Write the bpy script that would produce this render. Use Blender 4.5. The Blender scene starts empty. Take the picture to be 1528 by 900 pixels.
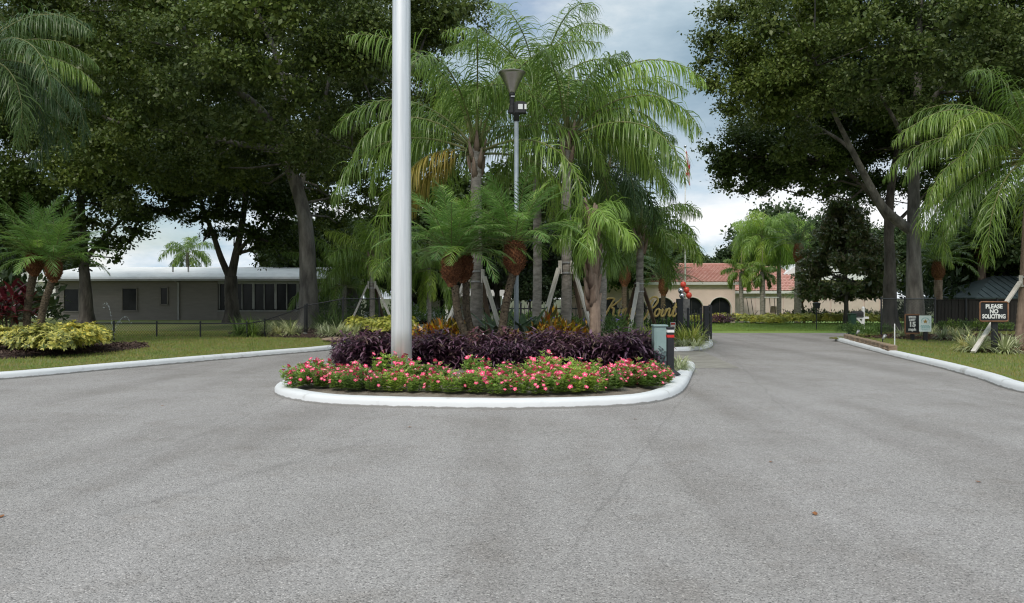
import bpy, math, random
import numpy as np
from mathutils import Vector, Matrix

# ------------------------------------------------------------------ camera, sky, sun, exposure
SC = bpy.context.scene
COL = SC.collection
R = math.radians
H, F, CX, HZ = 1.6, 1190.0, 764.0, 445.0        # eye height, focal length and centre in photo pixels, horizon row

cam = bpy.data.objects.new('camera', bpy.data.cameras.new('camera'))
COL.objects.link(cam)
cam.location = (0, 0, H)
cam.rotation_euler = (R(90), 0, 0)
cam.data.sensor_width = 36
cam.data.lens = 36 * F / 1528
cam.data.shift_y = -5 / 1528
cam.data.clip_end = 3000
SC.camera = cam

SUN_EL, SUN_AZ = 47, 203          # degrees: elevation, compass bearing the light comes from (0 = +Y, 90 = +X)
W = bpy.data.worlds.new('World')
SC.world = W
W.use_nodes = True


def build_world():
    nt = W.node_tree
    N, L = nt.nodes, nt.links
    N.clear()
    out = N.new('ShaderNodeOutputWorld')
    bg = N.new('ShaderNodeBackground')
    bg.inputs['Strength'].default_value = 0.1
    L.new(bg.outputs[0], out.inputs[0])
    sky = N.new('ShaderNodeTexSky')
    sky.sky_type = 'NISHITA'
    sky.sun_disc = False
    sky.sun_elevation = R(SUN_EL)
    sky.sun_rotation = R(SUN_AZ)
    sky.dust_density = 1.5
    tc = N.new('ShaderNodeTexCoord')
    sep = N.new('ShaderNodeSeparateXYZ')
    L.new(tc.outputs['Generated'], sep.inputs[0])
    mp = N.new('ShaderNodeMapping')
    mp.inputs['Scale'].default_value = (1.0, 1.0, 2.6)
    mp.inputs['Location'].default_value = (3.1, 1.7, 0.4)
    L.new(tc.outputs['Generated'], mp.inputs[0])

    def noise(scale, detail, rough):
        n = N.new('ShaderNodeTexNoise')
        n.inputs['Scale'].default_value = scale
        n.inputs['Detail'].default_value = detail
        n.inputs['Roughness'].default_value = rough
        L.new(mp.outputs[0], n.inputs['Vector'])
        return n

    def ramp(stops, fac):
        r = N.new('ShaderNodeValToRGB')
        e = r.color_ramp.elements
        e[0].position, e[0].color = stops[0][0], (*stops[0][1], 1)
        e[1].position, e[1].color = stops[-1][0], (*stops[-1][1], 1)
        for p, c in stops[1:-1]:
            k = e.new(p)
            k.color = (*c, 1)
        L.new(fac, r.inputs[0])
        return r
    g = lambda v: (v, v, v)
    cover = ramp([(.36, g(0)), (.50, g(1))], noise(2.3, 7, .55).outputs['Fac'])
    body = noise(3.4, 8, .58)
    # cloud bodies: slate undersides to white tops
    cl = ramp([(.32, (.27, .39, .50)), (.52, (.48, .60, .70)), (.70, (.84, .89, .93))], body.outputs['Fac'])
    # low over the horizon the banks are seen side-on and bright
    low = ramp([(.10, g(1)), (.20, g(0))], sep.outputs['Z'])
    bank = ramp([(.36, (.44, .60, .74)), (.48, (.86, .92, .97)), (.58, (1.06, 1.07, 1.08))], noise(5.5, 8, .55).outputs['Fac'])
    m0 = N.new('ShaderNodeMixRGB')
    L.new(low.outputs[0], m0.inputs[0])
    L.new(cl.outputs[0], m0.inputs[1])
    L.new(bank.outputs[0], m0.inputs[2])
    # sky above the frame is brightened and warmed to add light to the scene
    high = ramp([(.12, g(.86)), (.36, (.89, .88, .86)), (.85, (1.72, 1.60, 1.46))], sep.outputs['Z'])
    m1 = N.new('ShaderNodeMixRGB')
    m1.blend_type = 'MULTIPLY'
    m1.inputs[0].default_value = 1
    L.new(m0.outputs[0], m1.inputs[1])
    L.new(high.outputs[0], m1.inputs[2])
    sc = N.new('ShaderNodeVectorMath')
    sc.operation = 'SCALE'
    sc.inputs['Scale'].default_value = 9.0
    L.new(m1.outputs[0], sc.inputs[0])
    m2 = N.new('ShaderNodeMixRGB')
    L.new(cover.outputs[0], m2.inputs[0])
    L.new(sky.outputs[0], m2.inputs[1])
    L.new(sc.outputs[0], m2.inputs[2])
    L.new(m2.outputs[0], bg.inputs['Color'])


build_world()
sun = bpy.data.objects.new('sun', bpy.data.lights.new('sun', 'SUN'))
COL.objects.link(sun)
sun.data.energy = 1.5
sun.data.angle = R(14)
sun.data.color = (1.0, .94, .85)
_d = Vector((math.sin(R(SUN_AZ)) * math.cos(R(SUN_EL)), math.cos(R(SUN_AZ)) * math.cos(R(SUN_EL)), math.sin(R(SUN_EL))))
sun.rotation_euler = _d.to_track_quat('Z', 'Y').to_euler()
sun.location = (-20, -20, 40)
SC.view_settings.view_transform = 'Standard'
SC.view_settings.look = 'None'
SC.view_settings.gamma = 1
SC.view_settings.use_curve_mapping = False
SC.view_settings.exposure = 0.42
SC.render.engine = 'CYCLES'
SC.cycles.use_denoising = True
SC.cycles.filter_width = 1.15
SC.cycles.max_bounces = 6
SC.cycles.diffuse_bounces = 3
SC.cycles.glossy_bounces = 2
SC.cycles.transmission_bounces = 4
SC.cycles.transparent_max_bounces = 4
SC.cycles.caustics_reflective = False
SC.cycles.caustics_refractive = False

# ------------------------------------------------------------------ helpers
random.seed(7)
RNG = np.random.default_rng(7)


def gp(px, py, z=0.0):
    """ground point seen at a photo pixel"""
    y = (H - z) * F / (py - HZ)
    return ((px - CX) / F * y, y, z)


def at(px, py, y):
    """point at a photo pixel and a known distance"""
    return ((px - CX) / F * y, y, H + (HZ - py) / F * y)


def ax(px, y):
    return (px - CX) / F * y


def nrm(v):
    return v / np.maximum(np.linalg.norm(v, axis=-1, keepdims=True), 1e-9)


class MB:
    """collects shapes, then becomes ONE mesh object"""

    def __init__(self):
        self.v, self.f, self.m = [], [], []
        self.mi = 0

    def add(self, vs, fs):
        b = len(self.v)
        self.v.extend([tuple(map(float, p)) for p in vs])
        self.f.extend([tuple(b + i for i in f) for f in fs])
        self.m.extend([self.mi] * len(fs))
        return self

    def box(self, c, s, rz=0.0, rot=None):
        x, y, z = s[0] / 2, s[1] / 2, s[2] / 2
        vs = [Vector((a, b, d)) for d in (-z, z) for a, b in ((-x, -y), (x, -y), (x, y), (-x, y))]
        M = rot if rot is not None else Matrix.Rotation(rz, 3, 'Z')
        vs = [M @ p + Vector(c) for p in vs]
        return self.add(vs, [(0, 3, 2, 1), (4, 5, 6, 7), (0, 1, 5, 4), (1, 2, 6, 5), (2, 3, 7, 6), (3, 0, 4, 7)])

    def bbox(self, c, s, b=.01, rz=0.0):
        """box with chamfered vertical and top edges"""
        x, y, z = s[0] / 2, s[1] / 2, s[2] / 2
        def ring(ix, zz):
            xx, yy = x - ix, y - ix
            return [(-xx + b, -yy, zz), (xx - b, -yy, zz), (xx, -yy + b, zz), (xx, yy - b, zz), (xx - b, yy, zz), (-xx + b, yy, zz), (-xx, yy - b, zz), (-xx, -yy + b, zz)]
        vs = ring(0, -z) + ring(0, z - b) + ring(b * .9, z)
        M = Matrix.Rotation(rz, 3, 'Z')
        vs = [M @ Vector(p) + Vector(c) for p in vs]
        fs = [tuple(range(7, -1, -1)), tuple(range(16, 24))]
        for k in (0, 8):
            fs += [(k + i, k + (i + 1) % 8, k + 8 + (i + 1) % 8, k + 8 + i) for i in range(8)]
        return self.add(vs, fs)

    def bar(self, a, b, w, h=None, up=(0, 0, 1)):
        """rectangular bar from a to b"""
        a, b = Vector(a), Vector(b)
        h = h or w
        d = (b - a).normalized()
        u = Vector(up)
        if abs(d.dot(u)) > .98:
            u = Vector((0, 1, 0))
        s = d.cross(u).normalized()
        t = s.cross(d).normalized()
        vs = [p + s * (i * w / 2) + t * (j * h / 2) for p in (a, b) for i, j in ((-1, -1), (1, -1), (1, 1), (-1, 1))]
        return self.add(vs, [(0, 3, 2, 1), (4, 5, 6, 7), (0, 1, 5, 4), (1, 2, 6, 5), (2, 3, 7, 6), (3, 0, 4, 7)])

    def tube(self, pts, rad, n=8, caps=True, lump=0.0, flat=1.0, seed=0):
        pts = [Vector(p) for p in pts]
        k = len(pts)
        if not hasattr(rad, '__len__'):
            rad = [rad] * k
        rg = random.Random(seed)
        ph = [rg.uniform(0, 6.28) for _ in range(3)]
        u = None
        vs = []
        for i, p in enumerate(pts):
            d = (pts[min(i + 1, k - 1)] - pts[max(i - 1, 0)]).normalized()
            if u is None:
                u = Vector((1, 0, 0)) if abs(d.x) < .9 else Vector((0, 1, 0))
            u = (u - d * u.dot(d)).normalized()
            w = d.cross(u)
            for j in range(n):
                a = 2 * math.pi * j / n
                r = rad[i] * (1 + lump * (math.sin(3 * a + ph[0] + i * .35) * .5 + math.sin(5 * a + ph[1] - i * .2) * .3 + rg.uniform(-.3, .3)))
                vs.append(p + u * (math.cos(a) * r) + w * (math.sin(a) * r * flat))
        fs = [(i * n + j, i * n + (j + 1) % n, (i + 1) * n + (j + 1) % n, (i + 1) * n + j) for i in range(k - 1) for j in range(n)]
        if caps:
            fs += [tuple(range(n - 1, -1, -1)), tuple((k - 1) * n + j for j in range(n))]
        return self.add(vs, fs)

    def lathe(self, prof, c=(0, 0, 0), n=16, caps=True):
        vs = [(c[0] + r * math.cos(2 * math.pi * j / n), c[1] + r * math.sin(2 * math.pi * j / n), c[2] + z) for r, z in prof for j in range(n)]
        k = len(prof)
        fs = [(i * n + j, i * n + (j + 1) % n, (i + 1) * n + (j + 1) % n, (i + 1) * n + j) for i in range(k - 1) for j in range(n)]
        if caps:
            fs += [tuple(range(n - 1, -1, -1)), tuple((k - 1) * n + j for j in range(n))]
        return self.add(vs, fs)

    def prism(self, poly, y0, y1, axis='y'):
        """polygon in x,z pushed along y (axis y) or polygon in x,y pushed along z"""
        k = len(poly)
        if axis == 'y':
            vs = [(p[0], y0, p[1]) for p in poly] + [(p[0], y1, p[1]) for p in poly]
        else:
            vs = [(p[0], p[1], y0) for p in poly] + [(p[0], p[1], y1) for p in poly]
        fs = [tuple(range(k)), tuple(range(2 * k - 1, k - 1, -1))] + [(i, k + i, k + (i + 1) % k, (i + 1) % k) for i in range(k)]
        return self.add(vs, fs)

    def mesh(self, name, mat, smooth=False):
        me = bpy.data.meshes.new(name)
        me.from_pydata(self.v, [], self.f)
        for m in (mat if isinstance(mat, (list, tuple)) else [mat]):
            me.materials.append(m)
        if isinstance(mat, (list, tuple)):
            me.polygons.foreach_set('material_index', self.m)
        if smooth:
            me.polygons.foreach_set('use_smooth', [True] * len(me.polygons))
        me.update()
        return me

    def build(self, name, mat, parent=None, smooth=False, loc=(0, 0, 0), rz=0.0):
        return O(name, self.mesh(name, mat, smooth), parent, loc, (0, 0, rz))


def fix_normals(o):
    import bmesh
    bm = bmesh.new()
    bm.from_mesh(o.data)
    bmesh.ops.recalc_face_normals(bm, faces=bm.faces)
    bm.to_mesh(o.data)
    bm.free()
    return o


def O(name, me, parent=None, loc=(0, 0, 0), rot=(0, 0, 0), s=1.0):
    o = bpy.data.objects.new(name, me)
    COL.objects.link(o)
    o.parent = parent
    o.location = loc
    o.rotation_euler = rot
    o.scale = (s, s, s) if not hasattr(s, '__len__') else s
    return o


def tag(o, label=None, cat=None, group=None, kind=None):
    for k, v in (('label', label), ('category', cat), ('group', group), ('kind', kind)):
        if v:
            o[k] = v
    return o


def E(name, loc, label, cat, group=None, rz=0.0, s=1.0):
    return tag(O(name, None, None, loc, (0, 0, rz), s), label, cat, group)


def copy_tree(o, parent=None):
    c = o.copy()
    COL.objects.link(c)
    c.parent = parent
    for ch in [x for x in o.children]:
        copy_tree(ch, c)
    return c


def np_mesh(name, v, q, mat, smooth=False):
    """fast mesh from arrays; q is (n,4) or (n,3)"""
    v = np.ascontiguousarray(v, dtype=np.float32).reshape(-1, 3)
    q = np.ascontiguousarray(q, dtype=np.int32)
    k = q.shape[1]
    me = bpy.data.meshes.new(name)
    me.vertices.add(len(v))
    me.vertices.foreach_set('co', v.ravel())
    me.loops.add(q.size)
    me.loops.foreach_set('vertex_index', q.ravel())
    me.polygons.add(len(q))
    me.polygons.foreach_set('loop_start', np.arange(0, q.size, k, dtype=np.int32))
    me.polygons.foreach_set('loop_total', np.full(len(q), k, dtype=np.int32))
    if smooth:
        me.polygons.foreach_set('use_smooth', np.ones(len(q), dtype=bool))
    me.materials.append(mat)
    me.update(calc_edges=True)
    return me


def kites(P, D, Nn, L, Wd, fold=.0):
    """leaf-shaped quads: base P, direction D, face normal Nn"""
    D = nrm(D)
    S = nrm(np.cross(D, Nn))
    U = np.cross(S, D)
    L = np.broadcast_to(np.asarray(L, float), (len(P),))[:, None]
    Wd = np.broadcast_to(np.asarray(Wd, float), (len(P),))[:, None]
    mid = P + D * L * .45 + U * (L * fold)
    v = np.stack([P, mid + S * Wd / 2, P + D * L, mid - S * Wd / 2], 1)
    return v.reshape(-1, 3), np.arange(4 * len(P)).reshape(-1, 4)


def blades(P, D, L, Wd, sag, seg=3, tipw=.08, side=None, taper=.5):
    """thin arching blades: base P, direction D, bending down by sag"""
    n = len(P)
    D = nrm(D)
    L = np.broadcast_to(np.asarray(L, float), (n,))
    Wd = np.broadcast_to(np.asarray(Wd, float), (n,))
    sag = np.broadcast_to(np.asarray(sag, float), (n,))
    S = np.cross(D, np.array([0, 0, 1.0])) if side is None else side
    bad = np.linalg.norm(S, axis=1) < .05
    S[bad] = np.array([1.0, 0, 0])
    p, d = P.copy(), D.copy()
    rows = []
    for k in range(seg + 1):
        t = k / seg
        wd = Wd * (max(tipw, 1 - t ** 2) if k else taper)
        s = nrm(S - d * (S * d).sum(1, keepdims=True))
        rows.append(np.stack([p - s * wd[:, None] / 2, p + s * wd[:, None] / 2], 1))
        if k < seg:
            d = nrm(d + np.array([0, 0, -1.0]) * (sag / seg)[:, None] * (.6 + t))
            p = p + d * (L / seg)[:, None]
    v = np.stack(rows, 1).reshape(-1, 3)      # n, seg+1, 2
    b = (np.arange(n) * (seg + 1) * 2)[:, None]
    q = np.concatenate([b + np.array([2 * k, 2 * k + 1, 2 * k + 3, 2 * k + 2]) for k in range(seg)], 1).reshape(-1, 4)
    return v, q


def merge(*vq):
    vs, qs, b = [], [], 0
    for v, q in vq:
        vs.append(v)
        qs.append(q + b)
        b += len(v)
    return np.concatenate(vs), np.concatenate(qs)


def inside(poly, x, y):
    """points in polygon"""
    poly = np.asarray(poly, float)
    r = np.zeros(len(x), bool)
    j = len(poly) - 1
    for i in range(len(poly)):
        xi, yi, xj, yj = *poly[i][:2], *poly[j][:2]
        c = ((yi > y) != (yj > y)) & (x < (xj - xi) * (y - yi) / (yj - yi + 1e-12) + xi)
        r ^= c
        j = i
    return r


def smooth_path(p, n=6, closed=False):
    p = [Vector((*q, 0)[:3]) for q in p]
    k = len(p)
    out = []
    for i in range(k if closed else k - 1):
        g = (lambda j: p[j % k]) if closed else (lambda j: p[min(max(j, 0), k - 1)])
        a, b, c, d = g(i - 1), g(i), g(i + 1), g(i + 2)
        for s in range(n):
            t = s / n
            out.append(.5 * ((2 * b) + (c - a) * t + (2 * a - 5 * b + 4 * c - d) * t * t + (3 * b - a - 3 * c + d) * t ** 3))
    if not closed:
        out.append(p[-1])
    return out


# ------------------------------------------------------------------ materials
def _ramp(N, L, stops, fac):
    r = N.new('ShaderNodeValToRGB')
    e = r.color_ramp.elements
    e[0].position, e[0].color = stops[0][0], (*stops[0][1], 1)
    e[1].position, e[1].color = stops[-1][0], (*stops[-1][1], 1)
    for p, c in stops[1:-1]:
        e.new(p).color = (*c, 1)
    L.new(fac, r.inputs[0])
    return r.outputs[0]


def _new(name):
    m = bpy.data.materials.new(name)
    m.use_nodes = True
    nt = m.node_tree
    nt.nodes.clear()
    out = nt.nodes.new('ShaderNodeOutputMaterial')
    b = nt.nodes.new('ShaderNodeBsdfPrincipled')
    nt.links.new(b.outputs[0], out.inputs[0])
    return m, nt.nodes, nt.links, b, out


def pm(name, c1, c2=None, scale=4.0, rough=.7, bump=.0, bscale=None, stretch=(1, 1, 1), metal=0.0, spec=.4, lo=.35, hi=.65, coord='Object', detail=6, dist=.01):
    """noise between two colours, with bump"""
    m, N, L, b, out = _new(name)
    b.inputs['Roughness'].default_value = rough
    b.inputs['Metallic'].default_value = metal
    b.inputs['Specular IOR Level'].default_value = spec
    tc = N.new('ShaderNodeTexCoord')
    mp = N.new('ShaderNodeMapping')
    mp.inputs['Scale'].default_value = stretch
    L.new(tc.outputs[coord], mp.inputs[0])
    n = N.new('ShaderNodeTexNoise')
    n.inputs['Scale'].default_value = scale
    n.inputs['Detail'].default_value = detail
    n.inputs['Roughness'].default_value = .6
    L.new(mp.outputs[0], n.inputs['Vector'])
    c2 = c2 or tuple(x * .8 for x in c1)
    L.new(_ramp(N, L, [(lo, c1), (hi, c2)], n.outputs['Fac']), b.inputs['Base Color'])
    if bump:
        n2 = N.new('ShaderNodeTexNoise')
        n2.inputs['Scale'].default_value = bscale or scale * 4
        n2.inputs['Detail'].default_value = 6
        L.new(mp.outputs[0], n2.inputs['Vector'])
        bp = N.new('ShaderNodeBump')
        bp.inputs['Strength'].default_value = bump
        bp.inputs['Distance'].default_value = dist
        L.new(n2.outputs['Fac'], bp.inputs['Height'])
        L.new(bp.outputs[0], b.inputs['Normal'])
    return m


def lm(name, cols, trans=.3, rough=.5, patch=None, pscale=.6, spec=.35, vary=True):
    """leaves: a colour for each leaf, drifting in patches; light passes through"""
    m, N, L, b, out = _new(name)
    b.inputs['Roughness'].default_value = rough
    b.inputs['Specular IOR Level'].default_value = spec
    g = N.new('ShaderNodeNewGeometry')
    k = len(cols)
    col = _ramp(N, L, [(i / (k - 1), c) for i, c in enumerate(cols)], g.outputs['Random Per Island'])
    if patch:
        tc = N.new('ShaderNodeTexCoord')
        n = N.new('ShaderNodeTexNoise')
        n.inputs['Scale'].default_value = pscale
        n.inputs['Detail'].default_value = 3
        L.new(tc.outputs['Object'], n.inputs['Vector'])
        mul = _ramp(N, L, [(.38, (1, 1, 1)), (.62, patch)], n.outputs['Fac'])
        mx = N.new('ShaderNodeMixRGB')
        mx.blend_type = 'MULTIPLY'
        mx.inputs[0].default_value = 1
        L.new(col, mx.inputs[1])
        L.new(mul, mx.inputs[2])
        col = mx.outputs[0]
    vary = vary and not patch
    oi = N.new('ShaderNodeObjectInfo')          # every frond and plant a little lighter, darker or yellower
    mo = N.new('ShaderNodeMixRGB')
    mo.blend_type = 'MULTIPLY'
    mo.inputs[0].default_value = 1
    L.new(col, mo.inputs[1])
    L.new(_ramp(N, L, [(0, (.66, .70, .74)), (.5, (1, 1, 1)), (.85, (1.2, 1.15, 1.05)), (1, (1.5, 1.28, .95))] if vary else [(0, (1, 1, 1)), (1, (1, 1, 1))], oi.outputs['Random']), mo.inputs[2])
    col = mo.outputs[0]
    L.new(col, b.inputs['Base Color'])
    if trans:
        t = N.new('ShaderNodeBsdfTranslucent')
        L.new(col, t.inputs['Color'])
        mix = N.new('ShaderNodeMixShader')
        mix.inputs[0].default_value = trans
        L.new(b.outputs[0], mix.inputs[1])
        L.new(t.outputs[0], mix.inputs[2])
        L.new(mix.outputs[0], out.inputs[0])
    return m


def asphalt(name, base, seams=()):
    m, N, L, b, out = _new(name)
    b.inputs['Roughness'].default_value = .85
    b.inputs['Specular IOR Level'].default_value = .3
    geo = N.new('ShaderNodeNewGeometry')
    P = geo.outputs['Position']

    def noise(s, d=4, r=.6, vec=None):
        n = N.new('ShaderNodeTexNoise')
        n.inputs['Scale'].default_value = s
        n.inputs['Detail'].default_value = d
        n.inputs['Roughness'].default_value = r
        L.new(vec or P, n.inputs['Vector'])
        return n.outputs['Fac']

    def mul(a, c, f=1.0):
        x = N.new('ShaderNodeMixRGB')
        x.blend_type = 'MULTIPLY'
        x.inputs[0].default_value = f
        L.new(a, x.inputs[1])
        L.new(c, x.inputs[2])
        return x.outputs[0]

    def math_(op, a, c=None, c2=None):
        x = N.new('ShaderNodeMath')
        x.operation = op
        for i, q in enumerate((a, c, c2)):
            if q is None:
                continue
            if isinstance(q, (int, float)):
                x.inputs[i].default_value = q
            else:
                L.new(q, x.inputs[i])
        return x.outputs[0]
    g = lambda v: (v, v, v)
    vo = N.new('ShaderNodeTexVoronoi')
    vo.inputs['Scale'].default_value = 112
    L.new(P, vo.inputs['Vector'])
    sepc = N.new('ShaderNodeSeparateColor')
    L.new(vo.outputs['Color'], sepc.inputs[0])
    # stones: mostly mid grey, a few pale, a few dark and brownish
    st = _ramp(N, L, [(0, tuple(c * .42 for c in base)), (.16, tuple(c * .76 for c in base)), (.4, base), (.8, tuple(c * 1.12 for c in base)), (.93, tuple(c * 1.3 for c in base)), (1, tuple(min(1, c * 1.8) for c in base))], sepc.outputs[0])
    c = mul(st, _ramp(N, L, [(0, g(1.08)), (.65, g(.62))], vo.outputs['Distance']), .0)
    c = mul(st, _ramp(N, L, [(.3, (.88, .87, .855)), (.5, (1.0, 1.0, 1.0)), (.72, (1.09, 1.09, 1.10))], noise(.55, 5, .6)))
    c = mul(c, _ramp(N, L, [(.33, (.90, .885, .87)), (.47, g(1)), (1, g(1))], noise(1.7, 6, .68)))
    c = mul(c, _ramp(N, L, [(.3, g(.95)), (.7, g(1.04))], noise(9, 3)))
    # worn wheel paths run up the drive
    wm = N.new('ShaderNodeMapping')
    wm.inputs['Scale'].default_value = (.95, .09, 1)
    wm.inputs['Rotation'].default_value = (0, 0, .12)
    L.new(P, wm.inputs[0])
    c = mul(c, _ramp(N, L, [(.36, (.86, .85, .84)), (.52, g(1)), (.68, g(1.07))], noise(1.0, 4, .5, wm.outputs[0])))
    sx = N.new('ShaderNodeSeparateXYZ')
    L.new(P, sx.inputs[0])
    wob = math_('MULTIPLY', math_('SUBTRACT', noise(1.3, 6, .7), .5), .3)
    brk = noise(.9, 4)
    for (x0, y0, x1, y1, w, dark) in seams:
        d = Vector((x1 - x0, y1 - y0))
        ln = d.length
        d /= ln
        # distance to the line and position along it
        dist = math_('ABSOLUTE', math_('ADD', math_('ADD', math_('MULTIPLY', sx.outputs[0], -d.y), math_('MULTIPLY', sx.outputs[1], d.x)), math_('ADD', wob, d.y * x0 - d.x * y0)))
        al = math_('ADD', math_('ADD', math_('MULTIPLY', sx.outputs[0], d.x), math_('MULTIPLY', sx.outputs[1], d.y)), -(d.x * x0 + d.y * y0))
        on = math_('MULTIPLY', math_('GREATER_THAN', al, 0), math_('LESS_THAN', al, ln))
        mr = N.new('ShaderNodeMapRange')
        mr.inputs['From Min'].default_value = 0
        mr.inputs['From Max'].default_value = w
        mr.inputs['To Min'].default_value = dark
        mr.inputs['To Max'].default_value = 0
        L.new(dist, mr.inputs['Value'])
        fac = math_('MULTIPLY', math_('MULTIPLY', mr.outputs[0], on), math_('MULTIPLY', brk, 1.7))
        mx = N.new('ShaderNodeMixRGB')
        mx.inputs[2].default_value = (.05, .048, .045, 1)
        L.new(fac, mx.inputs[0])
        L.new(c, mx.inputs[1])
        c = mx.outputs[0]
    L.new(c, b.inputs['Base Color'])
    bp = N.new('ShaderNodeBump')
    bp.inputs['Strength'].default_value = .75
    bp.inputs['Distance'].default_value = .006
    L.new(math_('ADD', math_('MULTIPLY', vo.outputs['Distance'], -1), math_('MULTIPLY', noise(5, 5), 1.3)), bp.inputs['Height'])
    L.new(bp.outputs[0], b.inputs['Normal'])
    return m


def seam_px(a, c, w, dark):
    p, q = gp(*a), gp(*c)
    return (p[0], p[1], q[0], q[1], w, dark)


def kerb_paint():
    """white paint, scuffed in places, road dirt splashed unevenly along the foot"""
    m, N, L, b, out = _new('white_kerb_paint')
    b.inputs['Roughness'].default_value = .6
    geo = N.new('ShaderNodeNewGeometry')
    def noise(s, d=5):
        n = N.new('ShaderNodeTexNoise')
        n.inputs['Scale'].default_value = s
        n.inputs['Detail'].default_value = d
        L.new(geo.outputs['Position'], n.inputs['Vector'])
        return n.outputs['Fac']
    base = _ramp(N, L, [(.3, (.76, .765, .77)), (.62, (.72, .725, .73)), (.74, (.50, .49, .47))], noise(2.6, 8))
    sx = N.new('ShaderNodeSeparateXYZ')
    L.new(geo.outputs['Position'], sx.inputs[0])
    ad = N.new('ShaderNodeMath')
    ad.operation = 'MULTIPLY_ADD'
    ad.inputs[1].default_value = -.05
    L.new(noise(7), ad.inputs[0])
    L.new(sx.outputs[2], ad.inputs[2])
    dirt = _ramp(N, L, [(0, (.8, .8, .8)), (.012, (0, 0, 0))], ad.outputs[0])
    mx = N.new('ShaderNodeMixRGB')
    mx.inputs[2].default_value = (.16, .145, .125, 1)
    L.new(dirt, mx.inputs[0])
    L.new(base, mx.inputs[1])
    L.new(mx.outputs[0], b.inputs['Base Color'])
    bp = N.new('ShaderNodeBump')
    bp.inputs['Strength'].default_value = .35
    bp.inputs['Distance'].default_value = .012
    L.new(noise(18), bp.inputs['Height'])
    L.new(bp.outputs[0], b.inputs['Normal'])
    return m


M = {}
M['asphalt'] = asphalt('asphalt', (.325, .303, .290), [
    seam_px((830, 852), (990, 632), .020, .26), seam_px((990, 632), (1050, 556), .025, .22),
    seam_px((150, 770), (560, 655), .10, .16), seam_px((300, 880), (120, 730), .03, .12),
    seam_px((20, 740), (330, 640), .07, .12), seam_px((1180, 620), (1100, 540), .03, .2), seam_px((330, 640), (430, 592), .03, .2)])
M['concrete'] = pm('pale_concrete', (.34, .32, .28), (.25, .23, .20), 2.2, .85, .25, 40)
M['kerb'] = kerb_paint()
M['soil'] = pm('sandy_soil', (.29, .245, .20), (.15, .12, .095), 5, .95, .9, 30, dist=.04)
M['mulch'] = pm('bark_mulch', (.085, .048, .036), (.03, .018, .014), 14, .95, 1.0, 60, dist=.04)
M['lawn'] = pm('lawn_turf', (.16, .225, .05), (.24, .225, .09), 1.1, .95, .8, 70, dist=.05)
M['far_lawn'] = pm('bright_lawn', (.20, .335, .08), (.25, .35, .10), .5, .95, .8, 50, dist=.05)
M['ground'] = pm('rough_ground', (.07, .09, .03), (.10, .09, .05), .2, .95, .5, 8)
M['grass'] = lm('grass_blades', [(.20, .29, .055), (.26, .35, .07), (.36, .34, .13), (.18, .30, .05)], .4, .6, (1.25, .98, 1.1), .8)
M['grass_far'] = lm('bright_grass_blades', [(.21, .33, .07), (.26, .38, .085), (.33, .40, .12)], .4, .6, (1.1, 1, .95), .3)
M['bark_oak'] = pm('oak_bark', (.14, .122, .104), (.05, .043, .037), 3.5, .95, 1.0, 12, (1, 1, .28), dist=.06)
M['bark_pale'] = pm('lichen_bark', (.21, .195, .17), (.075, .068, .06), 3.5, .95, 1.0, 13, (1, 1, .25), dist=.05)
M['palm_grey'] = pm('palm_trunk_grey', (.34, .31, .275), (.17, .15, .13), 5, .9, .7, 20, (1, 1, 3), dist=.02)
M['palm_boot'] = pm('palm_old_boots', (.34, .25, .19), (.15, .10, .075), 6, .9, .8, 20, (1, 1, .2), dist=.03)
M['palm_head'] = pm('palm_brown_fibre', (.27, .115, .05), (.06, .022, .010), 20, .95, 1.0, 30, dist=.03)
M['palm_scar'] = pm('palm_scarred_trunk', (.15, .115, .075), (.05, .036, .024), 22, .9, .9, 34, dist=.02)
M['rachis'] = pm('frond_stalk', (.13, .16, .05), (.20, .19, .08), 4, .6)
M['queen'] = lm('queen_frond', [(.125, .22, .033), (.195, .318, .046), (.29, .41, .088), (.10, .18, .034)], .42, .33, spec=.6)
M['queen_light'] = lm('queen_frond_light', [(.22, .37, .06), (.32, .47, .10), (.26, .42, .075)], .42, .33, spec=.6)
M['queen_dark'] = lm('queen_frond_dark', [(.055, .11, .034), (.08, .145, .042), (.065, .125, .042)], .32, .4, spec=.5)
M['queen_yellow'] = lm('queen_frond_yellow', [(.32, .26, .05), (.24, .24, .05), (.40, .29, .08)], .35, .5)
M['robe'] = lm('pygmy_frond', [(.14, .28, .055), (.20, .365, .08), (.28, .43, .14)], .36, .33, spec=.6)
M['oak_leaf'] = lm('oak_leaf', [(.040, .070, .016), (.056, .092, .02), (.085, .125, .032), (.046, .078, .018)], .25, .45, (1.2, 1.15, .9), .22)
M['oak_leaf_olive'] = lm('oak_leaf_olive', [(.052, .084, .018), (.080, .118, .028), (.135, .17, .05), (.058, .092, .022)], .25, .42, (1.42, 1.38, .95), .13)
M['mag_leaf'] = lm('magnolia_leaf', [(.10, .145, .045), (.13, .18, .06), (.24, .20, .11), (.09, .14, .045)], .25, .28, spec=.8, vary=False)
M['far_leaf'] = lm('distant_leaf', [(.055, .09, .03), (.075, .115, .035), (.06, .085, .03)], .25, .6, (.7, .8, .8), .3)
M['purple'] = lm('purple_leaf', [(.08, .032, .06), (.135, .06, .105), (.215, .125, .175), (.055, .022, .042), (.155, .11, .085)], .18, .38, spec=.5)
M['vinca'] = lm('vinca_leaf', [(.25, .40, .08), (.33, .49, .10), (.44, .57, .17), (.20, .33, .08)], .4, .4)
M['petal'] = pm('pink_petal', (.84, .07, .17), (.80, .11, .22), 30, .6)
M['petal_eye'] = pm('pale_flower_eye', (.90, .78, .74), (.88, .70, .70), 10, .6)
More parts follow.
